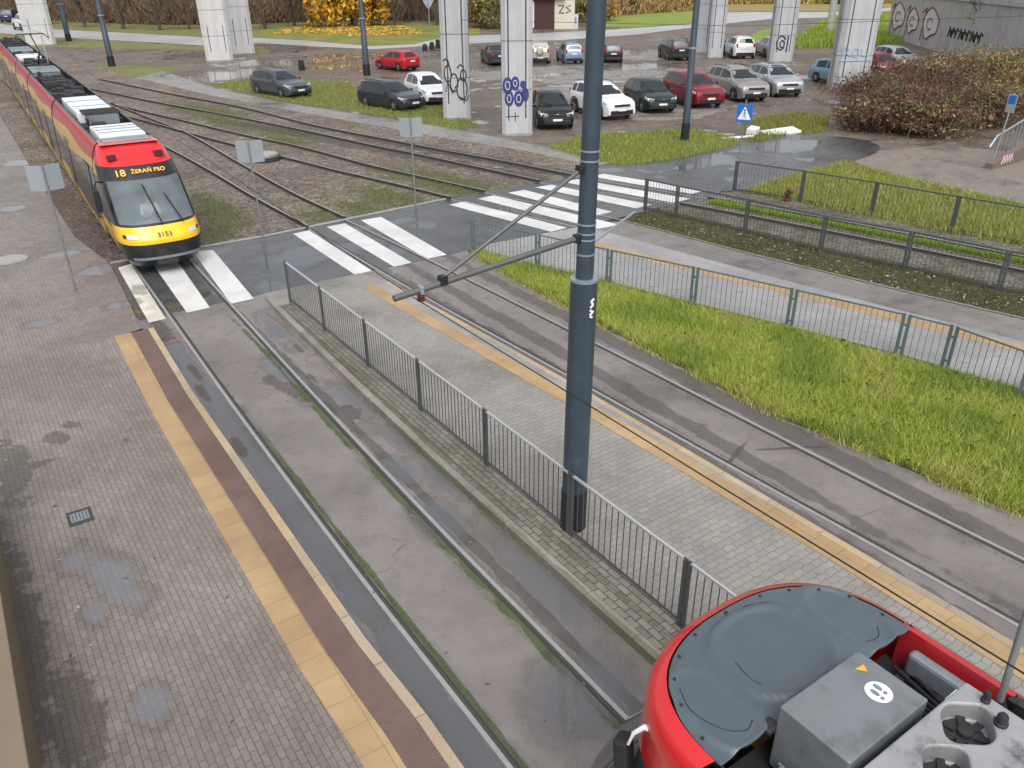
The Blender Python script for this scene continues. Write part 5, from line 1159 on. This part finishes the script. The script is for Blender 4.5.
car('silver car behind the white off-road car, partly hidden by a pillar', 'hatch', 70.91, 57.48, 34, 4.3, 1.78, 1.5, sv, sc=1.25)
car('black hatchback right beside the blue graffiti pillar', 'hatch', 28.79, 38.38, 206, 3.7, 1.67, 1.5, bk, sc=1.2)
car('white off-road car with black bumper, crossed by the tall dark pole', 'suv', 33.26, 39.2, 190, 4.34, 1.8, 1.65, wh, cladding=True, rails=True, sc=1.15)
car('bottle green hatchback between the white and the wine red off-road cars', 'hatch', 37.29, 39.28, 202, 4.0, 1.7, 1.5, gn, sc=1.2)
car('wine red off-road car behind the banded lamp post', 'suv', 41.12, 39.25, 200, 4.4, 1.82, 1.6, wn, cladding=True, sc=1.23)
car('champagne off-road car with silver roof rails, next to the two-tone car', 'suv', 45.40, 39.29, 200, 4.45, 1.83, 1.62, ch, rails=True, sc=1.23)
car('two-tone car, silver with a dark roof, at the right end of the front row', 'suv', 49.16, 39.16, 206, 4.15, 1.78, 1.57, sv, roofcol=bk, sc=1.23)
car('light blue hatchback partly hidden by the slab pillar', 'hatch', 57.23, 39.62, 190, 4.1, 1.72, 1.5, lb, sc=1.15)
car('wine red hatchback peeking out right of the slab pillar', 'hatch', 64.95, 41.26, 210, 4.1, 1.74, 1.5, wn, sc=1.12)
car('pale silver car behind the bushes at the right', 'estate', 70.80, 43.54, 205, 4.3, 1.76, 1.5, sv, sc=1.15)
car('navy blue car on the far road at the top left corner', 'estate', 15.34, 190, 20, 4.4, 1.8, 1.5, nv, sc=1.45)
car('white van-like car beside the leftmost pillar on the far road', 'suv', 14.6, 160, 350, 4.2, 1.8, 1.75, wh, sc=1.4)

# ================================================================== VEGETATION
G = [(.46, .49, .10), (.55, .54, .15), (.38, .45, .08), (.62, .56, .20), (.62, .49, .22)]
gs = [(12.5, 20.7), (12.25, 18), (12.08, 13), (12.0, 8.5), (12.25, 6.8), (12.75, 3), (13.0, 0)] + [(x - .05, y) for x, y in tealb[::-1] if y > -1]
def wob(q, a): return np.sin(q[:, 0]*2.1*a + 2*np.sin(q[:, 1]*1.3*a + q[:, 0]*.7*a)) + np.sin(q[:, 1]*1.7*a + 1.5*np.sin(q[:, 0]*1.9*a)) + .9*RNG.normal(size=len(q))
TONE = [[(.25, .34, .06), (.32, .41, .08), (.21, .29, .06)], [(.41, .47, .09), (.48, .52, .12), (.35, .43, .08)], [(.50, .47, .15), (.46, .36, .15), (.55, .49, .2)], [(.38, .25, .11), (.30, .2, .1), (.5, .4, .2)]]
xy = scatter(gs, 105000); w1 = wob(xy, 1.) + .25*wob(xy, 3.); k = np.digitize(w1, [-1.0, 1.9, 3.4])
for q, (n_h, ln_) in enumerate(((.22, .9), (.19, 1.0), (.17, 1.1), (.11, 1.3))): tag(blades('tall_grass', xy[k == q], .012, n_h, .015, TONE[q], M['blade'], ln_), kind='stuff')
weeds = scatter(gs, 260); tag(leaves('weeds', np.column_stack([np.repeat(weeds, 9, 0) + RNG.normal(size=(2340, 2))*.08, RNG.random(2340)*.12 + .05]), .05, [(.12, .19, .03), (.16, .22, .04), (.1, .14, .03)], M['leaf'], flat=.8), kind='stuff')
e = scatter([(12.45, 20.7), (12.1, 18), (11.9, 13), (11.85, 8.5), (12.1, 6.8), (12.55, 3), (12.95, 3), (12.6, 6.8), (12.35, 8.5), (12.45, 13), (12.65, 18)], 6500); e = e[wob(e, 2.2) > -.4]
tag(blades('tall_grass', e, .0, .13, .015, TONE[2] + TONE[1], M['blade'], 1.5), kind='stuff')
ss = cline + [(x + .5, y) for x, y in f3[::-1]]
tag(blades('ground_cover', scatter(ss, 26000), 0, .07, .02, [(.10, .13, .03), (.15, .17, .05), (.17, .14, .07), (.1, .085, .05)], M['blade'], 1.2), kind='stuff')
q = scatter(ss, 900); tag(leaves('fallen_leaves', np.column_stack([q, np.full(len(q), .05)]), .05, [(.3, .27, .18), (.25, .16, .06), (.42, .4, .33)], M['leaf'], flat=3), kind='stuff')
mid4 = [((a[0]+b_[0])/2 + .1, (a[1]+b_[1])/2) for a, b_ in zip(f3, f4)]
g4 = [(x + .7, y) for x, y in ((22.0, 20.5), (22.9, 17), (23.6, 14), (24.4, 10.3), (25.3, 6))] + [(26.0, 6), (25.3, 10.3), (24.6, 14), (23.9, 17), (23.2, 20.5)]
tag(blades('track_grass', scatter([(x + .15, y) for x, y in g4], 26000), 0, .14, .02, [(.24, .38, .05), (.32, .44, .06), (.2, .28, .04)], M['blade'], .8), kind='stuff')
dz = pts([(742, 192), (800, 174), (845, 163), (900, 178), (1000, 201), (1150, 235), (1150, 280), (1024, 247), (950, 233), (870, 217), (800, 203)])
tag(blades('dry_grass', scatter(dz, 34000), 0, .2, .03, [(.36, .32, .11), (.42, .34, .15), (.3, .35, .08), (.27, .36, .07), (.33, .40, .08)], M['blade'], .8), kind='stuff')
for nm, lst, n, h, cols in (('short_grass', [(213, 85), (250, 79), (300, 80), (350, 83), (365, 97), (400, 104), (446, 108), (480, 126), (452, 130), (402, 119), (350, 110), (300, 104), (240, 91)], 15000, .16, [(.22, .3, .06), (.29, .33, .09), (.3, .26, .11)]),
        ('short_grass', [(548, 147), (575, 138), (600, 134), (640, 132), (690, 129), (732, 137), (742, 143), (715, 151), (668, 161), (622, 165), (590, 160)], 14000, .15, [(.25, .33, .06), (.33, .37, .09), (.3, .25, .11), (.29, .37, .07)]),
        ('short_grass', [(742, 121), (775, 116), (803, 113), (830, 118), (826, 132), (790, 134), (765, 140), (745, 141)], 7000, .18, [(.2, .25, .05), (.3, .26, .1)]),
        ('meadow_grass', [(790, 43), (830, 19), (905, 12), (912, 40), (870, 46), (838, 48), (795, 49)], 14000, .6, [(.25, .38, .05), (.32, .44, .07), (.36, .36, .1)])):
    tag(blades(nm, scatter(pts(lst), n), -.02, h, h*.22, cols, M['blade'], .7), kind='stuff')

def crown_points(n, c, r, k, seed):
    """points thrown round k clump centres inside an ellipsoid"""
    rg = np.random.default_rng(seed); d = rg.normal(size=(k, 3)); d /= np.linalg.norm(d, axis=1)[:, None]; d *= (rg.random((k, 1))**.4)
    cc = np.array(c) + d*np.array(r); s = .12 + .2*rg.random(k); i = rg.integers(0, k, n)
    P = cc[i] + np.clip(rg.normal(size=(n, 3)), -1.7, 1.7)*np.array(r)*s[i][:, None]*.9
    global CLUMP; CLUMP = i
    return P
def branchy(b, p, d, L, r, depth, rg):
    q = p + d*L; b.tube([p, (p+q)/2 + Vector((rg.uniform(-1, 1), rg.uniform(-1, 1), 0))*L*.06, q], [r, r*.8, r*.62], 6 if depth > 1 else 4, False)
    if depth == 0: return
    for k in range(3 if depth > 1 else 4):
        a = d.orthogonal().normalized(); a.rotate(Matrix.Rotation(rg.uniform(0, 6.28), 3, d)); nd = (d*rg.uniform(.6, 1.) + a*rg.uniform(.5, .9) + Vector((0, 0, .15))).normalized()
        branchy(b, p + d*L*rg.uniform(.35, .98), nd, L*rg.uniform(.55, .75), r*.5, depth-1, rg)
def twigs(name, n, c, r, m, cols, parent, seed, ln=1.2, w=.035, up=.5):
    rg = np.random.default_rng(seed); P = np.array(c) + rg.normal(size=(n, 3))*np.array(r)*.45; P[:, 2] = np.maximum(P[:, 2], .05)
    d = rg.normal(size=(n, 3)); d[:, 2] = np.abs(d[:, 2]) + up; d /= np.linalg.norm(d, axis=1)[:, None]; e_ = np.cross(d, rg.normal(size=(n, 3))); e_ /= np.linalg.norm(e_, axis=1)[:, None]
    l_ = (ln*(.4 + rg.random(n)))[:, None]; V = np.stack([P - e_*w/2, P + e_*w/2, P + d*l_ + e_*w*.2, P + d*l_ - e_*w*.2], 1)
    return raw_mesh(name, V, np.arange(n*4), palette(cols, n, .3), m, parent)
def tree(label, x, y, h, cr, cols, seed, n=2600, leaf=.3, bare=False, trunk=.22, low=.25, cat='tree', group='trees along the back of the car park'):
    rg = random.Random(seed); t = thing('bare_tree' if bare else 'tree', label, cat, (x, y, -.05), rg.uniform(0, 6), group)
    b = MB(); branchy(b, Vector((0, 0, -.2)), Vector((rg.uniform(-.05, .05), rg.uniform(-.05, .05), 1)).normalized(), h*.5, trunk, 3, rg); b.build('trunk', M['bark'], t, 60)
    if bare: twigs('crown', n, (0, 0, h*(low + 1)/2), (cr, cr, h*(1-low)*.5), M['leaf'], cols, t, seed, 1.3, .05)
    else: leaves('crown', crown_points(n, (0, 0, h*(low + 1)/2), (cr, cr, h*(1-low)/2), 26, seed), leaf, cols, M['leaf'], t)
    return t
BR = [(.21, .155, .12), (.26, .19, .14), (.16, .125, .11), (.3, .2, .12)]
YL = [(.78, .46, .04), (.86, .55, .07), (.66, .34, .04), (.7, .52, .12)]
RU = [(.34, .18, .09), (.26, .16, .1), (.2, .17, .07), (.33, .25, .09)]
GN = [(.19, .2, .06), (.26, .26, .09), (.28, .22, .09), (.15, .16, .06)]
for i, (px, py, h, cr, lab) in enumerate(((330, 27, 13, 4.6, 'golden yellow tree on the left of the far lamp post'), (372, 25, 11, 3.4, 'smaller golden tree right behind the far lamp post'), (352, 24, 12, 3.6, 'golden tree between the two other golden ones'))):
    x, y = at(px, py); tree(lab, x, y, h, cr, YL + [(.3, .2, .05)], 40 + i, 4200, .42, low=.06)
BL = ['bare brown tree at the far left edge of the woods', 'bare brown tree between the two far lamp posts on the left', 'bare tree right of the second far lamp post', 'thick bare tree left of the paired white pillars', 'bare tree seen just left of the white pillar pair', 'bare tree behind the white pillar pair', 'bare tree just right of the white pillar pair',
      'bare tree left of the golden trees', 'thin bare tree right of the golden trees', 'bare tree over the warning sign', 'bare tree left of the tagged pillar', 'bare tree far behind the shed', 'bare tree right of the tall pole, behind dry grass', 'bare tree near the far right road']
for i, (px, py) in enumerate(((52, 24), (85, 27), (124, 29), (160, 30), (190, 29), (225, 31), (265, 29), (295, 26), (395, 25), (410, 22), (437, 25), (585, 19), (640, 12), (690, 7))):
    x, y = at(px, py); tree(BL[i], x, y, 9 + 3*((i*7) % 5)/4, 2.6, BR, 60 + i, 1500, bare=True, trunk=.2 + .1*((i*3) % 4)/3, low=.1)
RL = ['russet shrub between the two painted pillars', 'olive shrub behind the dark saloon', 'rusty shrub left of the maroon shed', 'olive shrub right behind the shed', 'tawny shrub right of the pale blue wall', 'tawny shrub right of the tall pole', 'russet shrub by the dry grass bank', 'olive shrub near the top of the banded lamp post', 'ochre shrub above the white off-road car', 'ochre shrub at the top between the right pillars', 'dull green shrub behind the concrete pole']
for i, (px, py, h, r_, cols) in enumerate(((474, 27, 5.5, 4, RU), (492, 28, 5, 3.5, GN), (525, 26, 5.5, 3.5, RU), (588, 22, 5, 4, GN), (600, 20, 4, 3.5, RU + YL[2:3]), (625, 14, 3.6, 4, RU + GN), (655, 10, 4, 4.5, RU), (685, 10, 4, 4, GN + RU), (735, 3, 4, 6, YL[2:] + GN), (790, 1, 4, 6, YL[2:] + GN), (850, 4, 4, 6, GN))):
    x, y = at(px, py); t = thing('shrub', RL[i], 'shrub', (x, y, -.05), i, 'shrubs along the back of the car park'); 
    leaves('foliage', crown_points(2200, (0, 0, h*.48), (r_, r_*.8, h*.45), 16, 90 + i), .26, cols, M['leaf'], t)
    twigs('stems', 300, (0, 0, h*.25), (r_*.8, r_*.6, h*.3), M['leaf'], BR, t, 190 + i, 1.6, .05, 1.2)
# thicket that closes the view behind the trees
V = []
def thicket(name, pxs, n, cols, h, depth, seed, ln=2.2, w=.09):
    rg = np.random.default_rng(seed); base = np.array([at(*p) for p in pxs]); u = rg.random(n)*(len(base)-1); i = np.minimum(u.astype(int), len(base)-2); f = (u-i)[:, None]
    P = base[i]*(1-f) + base[i+1]*f; n_ = P/np.linalg.norm(P, axis=1)[:, None]; P = P + n_*(rg.random((n, 1))*depth)
    z = rg.random(n)**1.5*h; d = rg.normal(size=(n, 3)); d[:, 2] = np.abs(d[:, 2]) + 1.2; d /= np.linalg.norm(d, axis=1)[:, None]; e_ = np.cross(d, rg.normal(size=(n, 3))); e_ /= np.linalg.norm(e_, axis=1)[:, None]
    B = np.column_stack([P, z - .2]); l_ = (ln*(.4 + rg.random(n)))[:, None]
    tag(raw_mesh(name, np.stack([B - e_*w, B + e_*w, B + d*l_ + e_*w*.3, B + d*l_ - e_*w*.3], 1), np.arange(n*4), palette(cols, n, .35), M['leaf']), kind='stuff')
thicket('thicket', [(-20, 17), (40, 20), (100, 23), (160, 25), (230, 25), (300, 22), (380, 20), (445, 21)], 60000, BR + [(.3, .19, .1), (.24, .2, .1)], 5.5, 12, 7, 2.0, .055)
thicket('thicket', [(440, 22), (480, 23), (520, 22), (560, 20)], 12000, RU + BR, 7, 10, 8)
thicket('dry_reeds', [(585, 19), (640, 14), (690, 11), (720, 6)], 12000, [(.5, .34, .14), (.58, .42, .19), (.4, .25, .12), (.34, .22, .12)], 3.5, 14, 9, 1.6)
thicket('dry_reeds', [(715, 4), (770, 4), (840, 4), (910, 3)], 14000, [(.56, .44, .14), (.5, .4, .15), (.38, .35, .11)], 3, 16, 10, 1.6, .12)
thicket('thicket', [(560, 8), (640, 2), (720, -4), (900, -8)], 9000, BR + RU, 7, 14, 12, 3, .16)
q = scatter(pts([(262, 34), (300, 33), (360, 36), (400, 36), (430, 32), (400, 26), (300, 26)]), 1500); tag(leaves('fallen_leaves', np.column_stack([q, np.full(len(q), .03)]), .3, YL + [(.55, .3, .1)], M['leaf'], flat=3), kind='stuff')
# big russet bushes on the right
BU = [(.17, .075, .066), (.22, .115, .08), (.16, .10, .06), (.2, .195, .08), (.28, .24, .12), (.13, .055, .06)]
BY = [(.33, .29, .12), (.26, .25, .1), (.2, .2, .085), (.26, .14, .085), (.4, .28, .08)]
for i, (px, py, h, r_, cols, lab) in enumerate(((866, 128, 2.3, 2.1, BU + BY[:2], 'olive and russet bush at the left end of the hedge, by the wet lane'), (893, 128, 3.4, 3.0, BU, 'dark wine-coloured bush in the middle of the hedge'), (925, 134, 2.9, 2.7, BU + BY, 'mixed russet and yellow bush behind the dirt path'), (972, 124, 3.2, 3.0, BU, 'tall russet bush left of the leaning sign'),
        (1020, 112, 3.6, 3.4, BY + BU, 'yellowish bush behind the stair railing at the right edge'), (925, 100, 4.0, 4.2, BU + [(.2, .08, .09)], 'purple-brown bush under the graffiti wall'), (975, 92, 4.4, 4.2, BY, 'olive yellow bush high up under the abutment'), (1040, 95, 4.6, 4.4, BU + BY, 'russet bush at the far right under the abutment'), (872, 105, 3.0, 3.0, BU, 'brown bush in front of the half hidden silver car'))):
    x, y = at(px, py); t = thing('bush', lab, 'bush', (x, y, -.05), i*.7, 'autumn bushes under the abutment')
    h *= .72; r_ *= .88; P = crown_points(6500, (0, 0, h*.48), (r_, r_*.85, h*.44), 52, 300 + i); P[:, 2] = np.abs(P[:, 2])
    leaves('foliage', P, .085, cols, M['leaf'], t, 0, .4, CLUMP); twigs('stems', 900, (0, 0, h*.35), (r_, r_*.8, h*.4), M['leaf'], [(.12, .08, .06), (.2, .14, .1), (.08, .05, .045)], t, 330 + i, 1.1, .022, 1.)
x, y = at(985, 60); t = tree('thin yellow-green sapling against the ribbed abutment wall', x, y, 11, 2.2, [(.3, .26, .07), (.22, .22, .07), (.4, .28, .05)], 77, 1500, .22, low=.2, trunk=.1)
wd = np.vstack([RNG.normal(size=(1100, 2))*[.55, 1.9] + at(px, py) for px, py in ((212, 112), (226, 122), (286, 140), (442, 182), (470, 190), (390, 197), (360, 210), (220, 212), (216, 235), (330, 222))])
wd = wd[(wd[:, 1] > 27.2) & (wd[:, 0] > 6.4)]
tag(blades('track_weeds', wd, 0, .09, .025, [(.16, .2, .06), (.22, .25, .08), (.26, .22, .1)], M['blade'], 1.1), kind='stuff')
# a few stray leaves on the paving
q = np.vstack([scatter([(-1, 4), (1.7, 4), (1.7, 19), (-1, 19)], 60), scatter([(6.4, 4), (8.4, 4), (8.2, 19), (6.3, 19)], 25), scatter([(2.8, 5), (5.4, 5), (5.4, 20), (2.8, 20)], 40)])
tag(leaves('fallen_leaves', np.column_stack([q, np.where(q[:, 0] > 2.7, np.where(q[:, 0] < 5.5, .012, .165), .165)]), .03, [(.3, .2, .06), (.2, .1, .05), (.38, .36, .3)], M['leaf'], flat=8), kind='stuff')

# ================================================================== CAMERA, SKY, SUN
cam = bpy.data.cameras.new('camera'); co = bpy.data.objects.new('camera', cam); COL.objects.link(co); S.camera = co
cam.sensor_fit = 'HORIZONTAL'; cam.sensor_width = 36; cam.lens = 36*FOC/1024; cam.clip_end = 3000; cam.clip_start = .05
fw = ray(512, 384).normalized(); rt = (ray(612, 384) - ray(512, 384)).normalized(); up = (ray(512, 284) - ray(512, 384)).normalized()
co.matrix_world = Matrix(((rt.x, up.x, -fw.x, 0), (rt.y, up.y, -fw.y, 0), (rt.z, up.z, -fw.z, EYE), (0, 0, 0, 1)))
w = bpy.data.worlds.new('World'); S.world = w; w.use_nodes = True; nt = w.node_tree; nt.nodes.clear()
out = nt.nodes.new('ShaderNodeOutputWorld'); bg = nt.nodes.new('ShaderNodeBackground'); sky = nt.nodes.new('ShaderNodeTexSky')
sky.sky_type = 'NISHITA'; sky.sun_disc = False; sky.sun_elevation = R(55); sky.sun_rotation = R(205); sky.air_density = 1.0; sky.dust_density = 5.; sky.ozone_density = 1.
hs = nt.nodes.new('ShaderNodeHueSaturation'); hs.inputs['Saturation'].default_value = .26
nt.links.new(sky.outputs[0], hs.inputs['Color']); nt.links.new(hs.outputs[0], bg.inputs[0]); bg.inputs[1].default_value = .15; nt.links.new(bg.outputs[0], out.inputs[0])
sl = bpy.data.lights.new('sun', 'SUN'); sl.energy = .5; sl.angle = R(40); sl.color = (1, .98, .95); so = bpy.data.objects.new('sun', sl); COL.objects.link(so)
so.rotation_euler = Vector((math.sin(R(205))*math.cos(R(55)), math.cos(R(205))*math.cos(R(55)), math.sin(R(55)))).to_track_quat('Z', 'Y').to_euler()
vs = S.view_settings; vs.view_transform = 'Standard'; vs.look = 'None'; vs.gamma = 1; vs.use_curve_mapping = False; vs.exposure = .55
S.cycles.max_bounces = 6; S.cycles.transparent_max_bounces = 8; S.cycles.use_denoising = True
